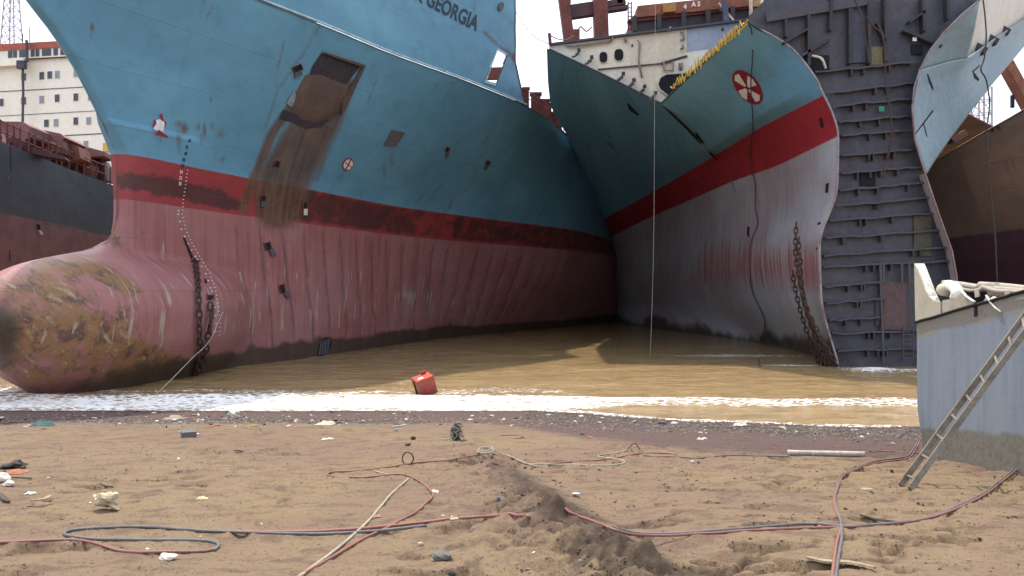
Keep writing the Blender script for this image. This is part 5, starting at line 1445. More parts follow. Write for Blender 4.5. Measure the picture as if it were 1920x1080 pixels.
for (pts_, r, off) in ((((1770, 531), (1800, 534), (1836, 540)), .052, -.45), (((1838, 534), (1880, 537), (1960, 546)), .05, -.5), (((1840, 541), (1880, 543), (1960, 551)), .045, -.3), (((1858, 549), (1890, 550), (1960, 556)), .055, -.16),
                       (((1842, 538), (1870, 546), (1930, 548)), .03, -.1), (((1870, 562), (1900, 563), (1960, 566)), .035, -.1), (((1870, 568), (1960, 571)), .022, -.08), (((1908, 566), (1916, 560), (1960, 560)), .03, -.02), (((1800, 541), (1822, 545), (1846, 541)), .025, -.2)):
    m = MB(); m.tube(cat([fray(x, y, off) for x, y in pts_], 5), r, 10); m.build('pipe', PIPE, block, True)
m = MB(); m.tube(cat([fray(1778, 535, -.35), fray(1788, 538, -.2), fray(1795, 547, -.1), fray(1792, 560, -.1)], 5), .085, 12); m.build('elbow_pipe', BRW, block, True)
m = MB(); m.tube([fray(1768, 543, -.3), fray(1778, 545, -.25)], .10, 12); m.build('pipe_flange', OLDW, block, True)
m = MB(); m.lump(fray(1866, 563, -.05), .055, .05, .055, 4, 2, .4); m.build('foam_lump', weathered('torn_white_foam', (.72, .64, .58), (.55, .45, .4), .6, 6), block, True)

# ---------------------------------------------------------------- ladder
WOODM = weathered('weathered_metal_ladder', (.26, .22, .165), (.13, .10, .075), .7, 4, .55, rust=.2)
lf0, lf1 = G(1688, 912, .01), G(1706, 921, .01)
l0 = M(1962, 535, 9.25); l1 = M(1962, 566, 9.02)
lad_ = thing('ladder', (lf0 + lf1) / 2, 'narrow pale metal ladder leaning against the grey blue steel block', 'ladder')
for a, b in ((lf0, l0), (lf1, l1)):
    e_ = a + (b - a) * 1.12
    m = MB(); m.beam(a, e_, .042, .062, Vector((-1, .25, .55))); m.build('side_rail', WOODM, lad_)
dirL = (l0 - lf0)
for k in range(12):
    f = .045 + k * .0982
    a = lf0 + (l0 - lf0) * f; b = lf1 + (l1 - lf1) * f
    m = MB(); m.tube([a, b], .017, 8); m.build('rung', WOODM, lad_, True)

# ---------------------------------------------------------------- hoses
PINK = weathered('dusty_red_rubber', (.34, .13, .105), (.27, .16, .125), .7, 6, .6, var=.2)
DUST = weathered('dusty_grey_rubber', (.17, .165, .155), (.12, .115, .115), .7, 5, .6, var=.2)
BLKR = weathered('black_rubber', (.045, .045, .045), (.10, .09, .08), .5, 5, .55)
PALEH = weathered('pale_sand_coated_rubber', (.33, .30, .22), (.22, .20, .15), .7, 6, .7)
def hose(pts_, mat, label, r=.0105, lift=None, dy=0.0, group='rubber hoses lying across the sand'):
    pp2 = cat([Vector((x, y + dy, 0)) for x, y in pts_], 12)
    out = [G(q.x, q.y, r * .8) for q in pp2]
    def avg(k):
        n_ = len(out); res = []
        for i in range(n_):
            w_ = min(k, i, n_ - 1 - i); a_ = out[i - w_:i + w_ + 1]
            res.append(sum(a_, Vector()) / len(a_))
        return res
    # a stiff hose bridges small hollows and smooths over small lumps
    for _ in range(2): out = avg(5)
    out = [Vector((p.x, p.y, max(p.z, float(gz(p.x, p.y)) + r * .45))) for p in out]
    out = avg(2)
    if lift:
        for i, p in enumerate(out):
            px_ = pix(p)[0]
            if px_ > lift[0]: p.z += lift[1] * ((px_ - lift[0]) / 100.0) ** 2
    root = out[len(out) // 2].copy(); m = MB(); m.tube(out, r, 8)
    o = m.build('hose', mat, None, True, loc=root); tag(o, label, 'hose', group); return o
hose([(-60, 1021), (20, 1019), (118, 1014), (170, 1018), (215, 1033), (255, 1039), (330, 1037), (390, 1036), (408, 1029)], PINK, 'red hose entering at the left edge and running under the flat loop')
hose([(402, 1034), (412, 1026), (402, 1018), (350, 1015), (230, 1016), (160, 1013), (124, 1006), (122, 1000), (150, 994), (230, 990), (300, 991), (340, 996), (420, 999), (500, 1002), (600, 1004), (700, 999), (800, 988)], DUST, 'grey hose lying in a long flat loop at lower left', .012)
hose([(425, 999), (520, 1000), (600, 999), (700, 992), (800, 981), (880, 973), (940, 970), (992, 972)], PINK, 'red hose running from the grey loop up to the sand ridge', .0125)
hose([(1060, 966), (1082, 970), (1120, 984), (1155, 1000), (1205, 1008), (1300, 1005), (1400, 997), (1500, 992), (1580, 991), (1690, 983), (1765, 968), (1835, 937), (1885, 902), (1960, 850)], PINK, 'red hose coming off the ridge and curving away to the right edge', .0105, (1840, .10))
hose([(1140, 990), (1180, 1000), (1230, 1004), (1300, 1001), (1400, 993), (1500, 987), (1540, 985), (1590, 990), (1700, 982), (1765, 965), (1835, 933), (1885, 897), (1960, 844)], DUST, 'grey hose paired with the red one and curving up to the right edge', .0125, (1840, .10))
hose([(545, 1094), (565, 1080), (622, 1048), (669, 1019), (707, 1000), (732, 989), (763, 971), (785, 960), (798, 945), (814, 932), (808, 922), (788, 904), (763, 892), (738, 890), (685, 897), (655, 896)], PINK, 'red hose snaking from the bottom edge up past the white scrap')
hose([(627, 895), (613, 892), (622, 885), (669, 885), (732, 877), (763, 871), (795, 867), (848, 865), (867, 860), (893, 855)], PINK, 'red hose with a hooked end running to the coiled hose on the ridge')
hose([(560, 1086), (575, 1074), (615, 1045), (650, 1017), (681, 989), (707, 962), (729, 932), (748, 915), (766, 899)], PALEH, 'pale grey hose crossing diagonally under the long red hose')
hose([(703, 884), (714, 888), (730, 891)], PALEH, 'short pale hose end poking out beside the hooked red hose', .009)
hose([(979, 868), (1023, 872), (1098, 866), (1149, 861), (1174, 855), (1205, 851), (1240, 850), (1268, 853), (1262, 857), (1220, 857)], PINK, 'red hose in a loose loop in the middle of the beach at right')
hose([(985, 871), (1040, 873), (1110, 874), (1160, 873), (1172, 867), (1162, 862), (1118, 858), (1130, 853), (1160, 850), (1176, 845)], PALEH, 'pale hose curling back beside the loose red loop')
hose([(1205, 855), (1230, 857), (1268, 857), (1312, 861), (1347, 855), (1400, 855), (1445, 857), (1480, 857)], DUST, 'grey hose running from the tangle to the pale pipe')
hose([(1725, 816), (1716, 836), (1706, 852), (1694, 860), (1641, 865), (1612, 877), (1590, 887), (1574, 893), (1569, 913), (1564, 929), (1567, 951), (1575, 973), (1577, 992), (1578, 1014), (1572, 1042), (1566, 1090)], DUST, 'grey hose twisting down to the bottom edge over the long hose', .0115)
hose([(1728, 818), (1719, 838), (1709, 855), (1696, 863), (1641, 868), (1612, 880), (1590, 890), (1577, 896), (1571, 916), (1562, 941), (1568, 965), (1579, 985), (1570, 1011), (1565, 1042), (1559, 1090)], PINK, 'red hose twisting round the grey one down to the bottom edge', .0105)
hose([(1600, 851), (1622, 852), (1654, 845), (1690, 849), (1740, 851)], PINK, 'thin red hose between the pale pipe and the steel block', .008)
hose([(940, 817), (960, 816), (978, 818), (984, 821), (965, 823)], PINK, 'small red hose offcut near the dark wet sand', .010)
hose([(1686, 822), (1694, 813), (1709, 808)], BLKR, 'short black hose curved by the steel block corner', .010)
p = G(765, 871)
ring = [p + Vector((.075 * math.sin(a), .02 * math.sin(a * 2), .085 - .085 * math.cos(a))) for a in [k * 2 * math.pi / 18 for k in range(18)]]
m = MB(); m.tube(ring, .0095, 7, closed=True); tag(m.build('hose', BLKR, None, True, loc=p), 'black hose twisted into a small upright ring beside the red hose', 'hose', 'rubber hoses lying across the sand')
p = G(911, 849)
cl = []
for k in range(46):
    a = k * .29; cl.append(p + Vector((.135 * (1 - k * .006) * math.cos(a), .22 * (1 - k * .006) * math.sin(a), .02 + k * .0012)))
cl += [G(x, y, .02) for x, y in ((940, 853), (960, 862), (985, 871), (1010, 878))]
m = MB(); m.tube(cat(cl, 2), .010, 7); tag(m.build('hose', PALEH, None, True, loc=p), 'pale hose coiled twice on top of the sand ridge', 'hose', 'rubber hoses lying across the sand')
p = G(1190, 856)
pk = cat([G(1174, 845, .01), G(1182, 842, .05), M(1190, 831, p.y), G(1199, 847, .05), G(1212, 856, .01)], 8)
m = MB(); m.tube(pk, .0095, 7); tag(m.build('hose', DUST, None, True, loc=p), 'grey hose kinked up into a sharp peak above the tangle', 'hose', 'rubber hoses lying across the sand')

# ---------------------------------------------------------------- red box in the surf
bx = M(796, 722, 23.6)
REDB = weathered('wet_red_box_paint', (.36, .055, .04), (.20, .03, .028), .8, 3, .35, rust=.25)
box_ = thing('metal_box', Vector((bx.x, bx.y, 0)), 'dented red metal box tilted in the white surf', 'box')
R_ = Matrix.Rotation(math.radians(-14), 3, 'Y') @ Matrix.Rotation(math.radians(14), 3, 'X') @ Matrix.Rotation(math.radians(22), 3, 'Z')
def bb(c, sx, sy, sz, name, mat):
    m = MB(); m.box(bx + R_ @ Vector(c), sx, sy, sz, R_); m.build(name, mat, box_)
h_ = .27
bb((0, 0, -h_), .54, .54, .02, 'bottom_panel', REDB); bb((0, 0, h_), .54, .54, .02, 'lid', weathered('sunlit_red_lid', (.50, .10, .06), (.40, .06, .04), .7, 3, .35))  # lid red is lighter, with the sunlight on top put into it
bb((0, -h_, 0), .54, .02, .52, 'front_panel', REDB); bb((0, h_, 0), .54, .02, .52, 'back_panel', REDB); bb((h_, 0, 0), .02, .52, .52, 'side_panel', REDB)
bb((-h_, -.22, 0), .02, .1, .52, 'side_frame', REDB); bb((-h_, .22, 0), .02, .1, .52, 'side_frame', REDB); bb((-h_, 0, .23), .02, .34, .06, 'side_frame', REDB); bb((-h_ + .05, 0, 0), .02, .36, .44, 'inner_panel', weathered('pale_green_inner_panel', (.22, .26, .2), (.1, .1, .09), .6, 4))
bb((-.08, -.1, h_ + .012), .16, .14, .012, 'white_sticker', WHITEP); bb((.12, .2, h_ + .05), .16, .1, .1, 'handle_box', REDB)

# ---------------------------------------------------------------- chains and ropes on the hulls
RUSTC = weathered('rusted_chain_iron', (.085, .045, .035), (.08, .045, .035), .7, 4, .8, var=.3)
lkv = MB()
rl = .155; ring = []
for k in range(14):
    a = 2 * math.pi * k / 14; ring.append(Vector((.085 * math.cos(a), 0, rl * math.sin(a) + .03 * math.copysign(1, math.sin(a)) * (abs(math.sin(a)) > .3))))
lkv.tube(ring, .038, 5, closed=True)
link_me = bpy.data.meshes.new('link'); link_me.from_pydata([tuple(p) for p in lkv.v], [], lkv.f); link_me.polygons.foreach_set('use_smooth', [True] * len(link_me.polygons)); link_me.materials.append(RUSTC)
def depth_along(bv, pts_, gap):
    out = []
    for x, y in pts_:
        h = cast(bv, x, y); out.append(h[0].y / S if h else None)
    last = None
    for i, d in enumerate(out):
        if d is None: out[i] = last if last else 30
        last = out[i]
    return out
def chain(pts_, bv, label, scale=1.0, fixed=None, gap=.4):
    d = depth_along(bv, pts_, gap)
    if fixed: d = [min(a, fixed) for a in d]
    path_ = cat([P(x, y, dd_ - gap) for (x, y), dd_ in zip(pts_, d)], 12)
    r = thing('anchor_chain', path_[0], label, 'chain', 'rusty anchor chains hanging from the hulls')
    pitch = .27 * scale; acc = 0; k = 0; prev = path_[0]
    for q in path_[1:]:
        seg = (q - prev).length; 
        while acc + seg >= pitch:
            t_ = (pitch - acc) / seg; c_ = prev.lerp(q, t_); dr_ = (q - prev).normalized()
            o = bpy.data.objects.new('link', link_me); col.objects.link(o); o.parent = r
            o.location = c_ - path_[0]
            qn = dr_.to_track_quat('Z', 'Y'); o.rotation_euler = (qn.to_matrix() @ Matrix.Rotation((k % 2) * math.pi / 2 + .5, 3, 'Z')).to_euler(); o.scale = (scale,) * 3
            k += 1; prev = c_; seg = (q - prev).length; acc = 0
        acc += seg; prev = q
    return r
chain([(366, 492), (371, 520), (373, 560), (374, 610), (375, 660), (368, 700), (364, 727)], BV1, 'rusty anchor chain hanging down the pink hull, the longer left strand', 1.0, None)
chain([(393, 562), (396, 590), (391, 630), (384, 668), (374, 700)], BV1, 'rusty anchor chain on the pink hull, short strand meeting the longer one', 1.0, None)
chain([(1494, 412), (1492, 440), (1492, 480), (1500, 530), (1515, 590), (1533, 640), (1552, 692)], BV2, 'rusty chain down the grey hull, strand starting highest', .85, 41.0, .5)
chain([(1486, 503), (1489, 530), (1500, 580), (1516, 630), (1530, 668), (1538, 692)], BV2, 'rusty chain down the grey hull, leftmost strand of the bundle', .85, 42.5, .6)
chain([(1500, 540), (1518, 590), (1538, 630), (1560, 668), (1574, 690)], BV2, 'rusty chain down the grey hull, right strand by the cut edge', .85, 40.5, .5)
chain([(1500, 470), (1503, 530), (1511, 580), (1527, 630), (1545, 690)], BV2, 'rusty chain down the grey hull, middle strand of the bundle', .85, 41.5, .55)
chain([(1498, 440), (1498, 500), (1507, 560), (1524, 615), (1540, 655), (1560, 692)], BV2, 'rusty chain down the grey hull, strand behind the others nearest the cut edge top', .85, 40.8, .45)
ROPE = weathered('dark_old_rope', (.06, .055, .05), (.10, .08, .06), .6, 4, .8)
ROPEL = weathered('pale_thin_rope', (.42, .40, .33), (.3, .27, .2), .6, 4, .8)
def rope(pts_, bv, label, r, mat, gap=.4, depths=None, cat_='rope'):
    if depths: path_ = [P(x, y, dd_) for (x, y), dd_ in zip(pts_, depths)]
    else: path_ = [P(x, y, dd_ - gap) for (x, y), dd_ in zip(pts_, depth_along(bv, pts_, gap))]
    m = MB(); m.tube(cat(path_, 6), r, 5); o = m.build('rope', mat, None, True, loc=path_[0]); return tag(o, label, cat_, 'ropes hanging from the ships')
rope([(1404, 42), (1410, 60), (1411, 110), (1408, 160), (1411, 210), (1412, 245), (1406, 285), (1410, 320), (1416, 345), (1416, 388), (1420, 420), (1408, 455), (1406, 500), (1410, 545), (1428, 585), (1434, 610), (1424, 645)], BV2, 'dark rope hanging down over the round red mark on the blue hull', .028, ROPE)
rope([(1422, 672), (1426, 690), (1436, 703)], None, 'dark rope end trailing in the water below the hull', .045, ROPE, depths=[42, 40, 38.5])
rope([(1230, -30), (1228, 120), (1227, 300), (1226, 430), (1223, 560), (1219, 668)], None, 'thin pale line hanging straight down to the water between the ships', .009, ROPEL, depths=[46.5, 46, 45.6, 45.4, 45.2, 45.0])
rope([(418, 585), (392, 640), (360, 672), (325, 708), (290, 742)], None, 'thin yellowish line slanting from the chain down to the surf', .011, ROPEL, depths=[31, 31, 30.5, 30, 29])
rope([(966, 20), (985, 50), (1005, 70), (1030, 82)], None, 'thin wire sagging across the sky gap between the two bows', .02, ROPE, depths=[56, 54, 52, 50])
rope([(1594, -10), (1608, 8), (1618, 40), (1626, 90), (1630, 118)], None, 'dark cable draped down the top of the bare bulkhead', .03, ROPE, depths=[39.6] * 5)
rope([(1624, 30), (1640, 50), (1655, 66), (1660, 110), (1662, 160), (1668, 200), (1672, 240), (1668, 275), (1660, 310), (1657, 334)], None, 'brown rope hanging down the middle of the bare bulkhead', .03, RUSTC, depths=[39.4] * 10)
rope([(1842, -20), (1848, 30), (1850, 70), (1846, 110), (1840, 130), (1850, 150), (1856, 190), (1853, 225), (1850, 240), (1853, 300), (1860, 380), (1866, 440), (1870, 530)], None, 'dark rope hanging past the sky gap in front of the brown hull', .032, ROPE, depths=[43] * 13)
rope([(1674, 240), (1676, 250), (1664, 300)], None, 'short brown rope tail on the bulkhead with a white tag', .025, RUSTC, depths=[39.3] * 3)

# ---------------------------------------------------------------- things lying on the sand
def rock(px, py, w, h, mat, label, cat_='rock', group=None, seed=0, name='rock', dep=.8, sink=.35, amp=.3, rot=0, parent=None):
    g = G(px, py + h * .45); k = g.y / F; sx = w * k / 2; sz = h * k / 2
    m = MB(); m.lump(Vector((g.x, g.y + sx * dep * .5, g.z + sz * (1 - sink))), sx, sx * dep, sz * 1.1, seed, 3 if w > 20 else 2, amp, rot)
    o = m.build(name, mat, None, w < 20, loc=g); return tag(o, label, cat_, group)
ROCKY = weathered('yellow_white_rock', (.50, .43, .28), (.34, .27, .17), .8, 9, .85, bump=.8, var=.35)
ROCKW = weathered('white_rock', (.58, .55, .47), (.40, .36, .29), .8, 12, .85, bump=.6, var=.2)
ROCKG = weathered('grey_green_rock', (.19, .18, .15), (.12, .11, .095), .7, 14, .85, bump=.6, var=.25)
ROCKD = weathered('dark_rock', (.05, .045, .04), (.09, .07, .06), .7, 10, .9, bump=.6)
rock(196, 941, 58, 37, ROCKY, 'large pitted yellowish white rock on the sand at left', seed=3, amp=.55, sink=.15)
rock(312, 1045, 37, 14, ROCKW, 'small flat white rock just below the grey hose loop', seed=8)
rock(827, 1042, 40, 20, ROCKG, 'smooth grey green stone near the bottom centre', seed=5)
rock(2, 894, 34, 26, ROCKW, 'white rock half out of frame at the left edge', seed=6); rock(12, 907, 24, 12, ROCKW, 'small white rock under the one at the left edge', seed=9)
rock(789, 1020, 15, 9, ROCKY, 'small yellow stone right of the crossing hoses', seed=11)
rock(1262, 868, 1, 1, ROCKW, 'tiny white pebble by the hose tangle', seed=1) if False else None
rock(1299, 866, 9, 6, ROCKW, 'small white stone beside the grey hose right of the tangle', seed=12)
rock(439, 776, 26, 15, ROCKW, 'whitish stone lump at the tide line left of centre', seed=13, amp=.5); rock(1243, 792, 20, 9, ROCKG, 'greyish stone on the pebbly tide line', seed=14); rock(1263, 793, 14, 7, ROCKW, 'pale stone beside the greyish one on the tide line', seed=15)
rock(1389, 796, 26, 9, ROCKW, 'flat pale stone on the right tide line', seed=16); rock(1090, 780, 11, 5, ROCKW, 'small pale stone on the dark pebbly strip', seed=17)
rock(16, 872, 56, 16, ROCKD, 'heap of black burnt scraps at the left edge', 'scrap heap', seed=21, amp=.7, name='scrap_heap')
rock(862, 1066, 1, 1, ROCKD, 'x', seed=1) if False else None
rock(846, 1078, 26, 9, ROCKD, 'dark clod cut by the bottom edge right of centre', 'clod', seed=23, name='clod')
# concrete block
g = G(350, 820); m = MB(); m.box(g + Vector((0, .1, .05)), .26, .2, .12, Matrix.Rotation(.5, 3, 'Z') @ Matrix.Rotation(.12, 3, 'X')); tag(m.build('concrete_block', weathered('blue_grey_block', (.17, .18, .18), (.12, .125, .13), .6, 6, .8), None, loc=g), 'square blue grey block lying alone above the open sand', 'block')
# dark net bundle on the ridge top
g = G(858, 826)
NETM = weathered('dark_net_fibre', (.07, .065, .05), (.14, .12, .08), .7, 12, .9, bump=.8)
net = thing('net_bundle', g, 'dark tangled net bundle standing at the top of the sand ridge', 'net bundle')
m = MB(); m.lump(g + Vector((0, .02, .14)), .12, .11, .20, 31, 3, .5); m.build('bundle', NETM, net, True)
rr = random.Random(8); m = MB()
for k in range(60):
    a, b = rr.uniform(0, 6.28), rr.uniform(-.9, 1.2); c_ = g + Vector((0, .02, .15))
    p0 = c_ + Vector((.12 * math.cos(a) * math.cos(b), .11 * math.sin(a) * math.cos(b), .2 * math.sin(b))); p1 = p0 + Vector((rr.uniform(-.08, .08), rr.uniform(-.06, .06), rr.uniform(-.1, .06))); p2 = p1 + Vector((rr.uniform(-.06, .06), rr.uniform(-.06, .06), rr.uniform(-.06, .04)))
    m.tube(cat([p0, p1, p2], 3), .006, 4)
o = m.build('strands', PALEH, net); o['kind'] = 'stuff'
m = MB(); m.tube(cat([g + Vector((-.1, -.02, .06)), g + Vector((-.2, 0, .02)), g + Vector((-.32, .02, .03))]), .012, 5); m.tube(cat([g + Vector((-.05, -.05, .02)), g + Vector((-.22, -.12, .0)), g + Vector((-.36, -.15, .0))]), .010, 5)
o = m.build('loose_strand', PALEH, net); o['kind'] = 'stuff'
rock(774, 821, 12, 8, ROCKD, 'black scrap above the small red one, left of the net bundle', 'scrap', seed=41, name='scrap'); rock(765, 832, 14, 9, RUSTRED, 'small red scrap left of the net bundle', 'scrap', seed=42, name='scrap')
# pale pipe on the sand
a, b = G(1476, 853), G(1622, 856); r_ = .045
pp = thing('pipe', a, 'long pale dented pipe lying on the sand left of the block', 'pipe')
m = MB(); pth = [a.lerp(b, k / 8) + Vector((0, 0, r_ * .8)) for k in range(9)]
for q in pth: q.z = max(q.z, float(gz(q.x, q.y)) + r_ * .8)
m.tube(pth, r_, 12); m.build('tube', weathered('whitish_lagged_pipe', (.60, .54, .46), (.40, .33, .27), .7, 5, .6, var=.2), pp, True)
for t_ in (.03, .33, .66, .97): 
    m = MB(); q = a.lerp(b, t_); q.z = pth[int(t_ * 8)].z; m.tube([q + Vector((-.015, 0, 0)), q + Vector((.015, 0, 0))], r_ * 1.12, 12); m.build('band', OLDW, pp, True)
# splinters, planks, cloth, small litter
WOODS = weathered('sun_bleached_wood', (.42, .34, .20), (.28, .20, .12), .7, 6, .8, (1, 6, 6), bump=.4)
WOODD = weathered('dark_wet_wood', (.08, .055, .04), (.13, .09, .06), .7, 6, .8, (1, 6, 6), bump=.4)
def stick(pts_, w, mat, label, name='stick', cat_='stick', group=None, up=.012, hgt=.014):
    q = cat([G(x, y, up) for x, y in pts_], 4); m = MB(); n = len(q)
    ws = [w * (.35 + .65 * math.sin(math.pi * (i + .5) / n)) for i in range(n)]
    vs_l = []; 
    for i, p_ in enumerate(q):
        t_ = (q[min(i + 1, n - 1)] - q[max(i - 1, 0)]).normalized(); sd = t_.cross(Vector((0, 0, 1))).normalized() * ws[i]
        vs_l += [p_ + sd, p_ - sd, p_ - sd * .8 + Vector((0, 0, hgt)), p_ + sd * .8 + Vector((0, 0, hgt))]
    fs_l = [(0, 1, 2, 3), tuple((n - 1) * 4 + k for k in (3, 2, 1, 0))]
    for i in range(n - 1):
        for k in range(4): fs_l.append((i * 4 + k, i * 4 + 4 + k, i * 4 + 4 + (k + 1) % 4, i * 4 + (k + 1) % 4))
    m.add(vs_l, fs_l); return tag(m.build(name, mat, None, loc=q[0]), label, cat_, group)
stick([(1510, 1055), (1545, 1061), (1590, 1064), (1640, 1073)], .026, WOODS, 'long curled yellowish wood splinter crossing the hoses at lower right', 'splinter', 'splinter', up=.02)
stick([(1612, 976), (1640, 980), (1680, 984)], .02, WOODD, 'dark stick lying beside the long grey hose', up=.01); stick([(188, 913), (200, 915), (213, 916)], .012, WOODD, 'short dark stick above the large yellowish rock')
stick([(20, 898), (60, 900)], .01, WOODD, 'thin dark stick near the rocks at the left edge'); stick([(0, 928), (10, 938), (18, 944)], .03, WOODD, 'dark stub of wood at the left edge of the sand'); stick([(438, 848), (450, 847), (456, 849)], .016, WOODD, 'small dark chip on the open sand at left')
stick([(735, 801), (752, 799), (763, 797)], .02, ROCKW, 'short white rod among the tide line litter', 'rod', 'rod'); stick([(60, 946), (85, 942), (95, 936)], .03, WOODS, 'broken pale board piece at the left', 'board', 'board', hgt=.03)
stick([(1615, 919), (1628, 920), (1636, 921)], .016, ROCKW, 'pale flake on the sand left of the ladder foot', 'flake', 'litter')
def rag(px, py, w, h, mat, label, seed, name='rag', cat_='rag', group=None):
    g = G(px, py + h * .3); k = g.y / F; r = random.Random(seed); n = 9; m = MB(); vs_l = []
    for i in range(n):
        for j in range(n):
            u_, v_ = i / (n - 1) - .5, j / (n - 1) - .5
            e_ = 1 - .25 * vnoise(i * .9 + seed, j * .9, seed)
            x = u_ * w * k * e_ * (1 - .3 * abs(v_)); y = v_ * w * k * .8 * e_ + .1 * x
            z = float(gz(g.x + x, g.y + y)) + .006 + h * k * .75 * float(vnoise(i * .6 + seed * 3, j * .6, seed)) * (1 - (2 * max(abs(u_), abs(v_))) ** 3)
            vs_l.append(Vector((g.x + x, g.y + y, z)))
    m.add(vs_l, [(i * n + j, (i + 1) * n + j, (i + 1) * n + j + 1, i * n + j + 1) for i in range(n - 1) for j in range(n - 1)])
    o = m.build(name, mat, None, True, loc=g); return tag(o, label, cat_, group)
cl_ = lambda n_, c_: weathered(n_, c_, tuple(x * .7 for x in c_), .6, 6, .8)
rag(81, 794, 42, 14, cl_('teal_plastic', (.04, .13, .12)), 'crumpled dark green plastic sheet among litter at the left', 1, 'plastic_sheet', 'plastic sheet')
rag(30, 884, 44, 10, cl_('orange_cloth', (.42, .15, .07)), 'faded orange cloth half buried at the left', 2); rag(816, 921, 17, 8, cl_('white_paper', (.62, .58, .48)), 'crumpled white scrap on the bend of the red hose', 3, 'paper', 'paper')
rag(380, 934, 22, 9, cl_('yellow_white_wrapper', (.55, .46, .25)), 'small yellow and white wrapper right of the large rock', 4, 'wrapper', 'wrapper'); rag(1107, 819, 12, 6, cl_('orange_plastic', (.50, .16, .06)), 'small orange plastic piece on the purple damp sand', 5, 'plastic_piece', 'litter')
rag(851, 972, 20, 9, cl_('beige_wrapper', (.55, .45, .28)), 'beige wrapper caught under the long red hose', 6, 'wrapper', 'wrapper'); rag(1316, 822, 24, 8, cl_('pale_bag', (.42, .37, .34)), 'thin pale plastic bag on the damp sand right of centre', 7, 'plastic_bag', 'plastic bag')
rag(75, 943, 44, 11, cl_('brown_bag', (.24, .15, .10)), 'torn brown bag beside the pale board at left', 8, 'bag', 'bag'); rag(708, 968, 18, 6, cl_('pink_rag', (.42, .20, .15)), 'small pinkish rag on the pale diagonal hose', 9)
rag(58, 924, 20, 8, cl_('white_scrap', (.5, .46, .38)), 'small white scrap above the torn brown bag', 10, 'paper', 'paper'); rag(615, 822, 26, 6, cl_('white_scrap', (.5, .46, .38)), 'white strip of litter below the tide line, left of centre', 11, 'paper', 'paper')
rag(610, 792, 42, 12, cl_('dirty_cream_sack', (.48, .40, .28)), 'dirty cream sack in the tide line litter', 12, 'sack', 'sack'); rag(328, 782, 46, 11, cl_('dirty_beige_netting', (.36, .30, .22)), 'beige matted netting in the litter at left', 13, 'netting', 'netting')
rag(474, 797, 26, 8, cl_('mustard_scrap', (.30, .20, .07)), 'mustard coloured scrap on the tide line left of centre', 14, 'scrap', 'scrap'); rag(1500, 848, 0.1, .1, SAND, 'x', 1) if False else None
g = G(1081, 931); m = MB(); m.lump(g + Vector((0, .02, .02)), .055, .03, .018, 3, 2, .1, -.2); tag(m.build('sandal', cl_('white_sole', (.62, .60, .56)), None, True, loc=g), 'small white sandal sole right of the sand ridge', 'sandal')
g = G(935, 939); m = MB(); m.tube([g + Vector((0, 0, .005)), g + Vector((.003, 0, .03))], .016, 10); tag(m.build('bottle_cap', cl_('blue_plastic', (.08, .16, .42)), None, loc=g), 'tiny blue bottle cap on the sand left of the ridge', 'bottle cap')

# litter of the tide line: small pieces one by one
LM = [(81, 794, 'the teal plastic sheet'), (328, 782, 'the matted netting'), (350, 818, 'the blue grey block'), (439, 776, 'the whitish tide line lump'), (474, 797, 'the mustard scrap'), (610, 792, 'the cream sack'), (749, 800, 'the short white rod'),
      (858, 812, 'the dark net bundle'), (796, 760, 'the red box'), (960, 818, 'the red hose offcut'), (1107, 819, 'the orange plastic piece'), (1243, 792, 'the greyish tide line stone'), (1389, 796, 'the flat pale stone'), (1316, 822, 'the thin pale bag'),
      (1190, 835, 'the kinked hose peak'), (1550, 850, 'the pale pipe'), (1700, 812, 'the steel block corner'), (196, 941, 'the large yellowish rock'), (312, 1045, 'the flat white rock'), (827, 1042, 'the grey green stone'), (789, 1020, 'the small yellow stone'),
      (380, 934, 'the yellow and white wrapper'), (765, 862, 'the black hose ring'), (911, 848, 'the coiled pale hose'), (1081, 931, 'the white sandal'), (1640, 981, 'the dark stick'), (1697, 916, 'the ladder foot'), (1575, 1062, 'the curled wood splinter'), (75, 943, 'the torn brown bag'), (1299, 866, 'the white stone by the hose')]
COLS = [('cream', cl_('cream_scrap', (.50, .44, .34))), ('dark brown', cl_('dark_brown_scrap', (.12, .07, .05))), ('grey', cl_('grey_scrap', (.17, .165, .17))), ('rust red', cl_('rust_red_scrap', (.33, .12, .07))), ('white', cl_('white_scrap_bit', (.62, .58, .52))), ('black', cl_('black_scrap', (.03, .03, .03))), ('tan', cl_('tan_scrap', (.36, .26, .16)))]
def lm_place(x, y):
    d, lx, ly, nm = min((math.hypot(x - a, (y - b) * 3), a, b, n) for a, b, n in LM)
    dx, dy = x - lx, y - ly
    side = ('just ' if d < 45 else 'some way ' if d > 120 else '') 
    return side + (('right of ' if dx > 0 else 'left of ') if abs(dx) > abs(dy) * 2 else ('in front of ' if dy > 0 else 'behind ')) + nm
rr = random.Random(99); used_l = set(); made = 0; tries = 0
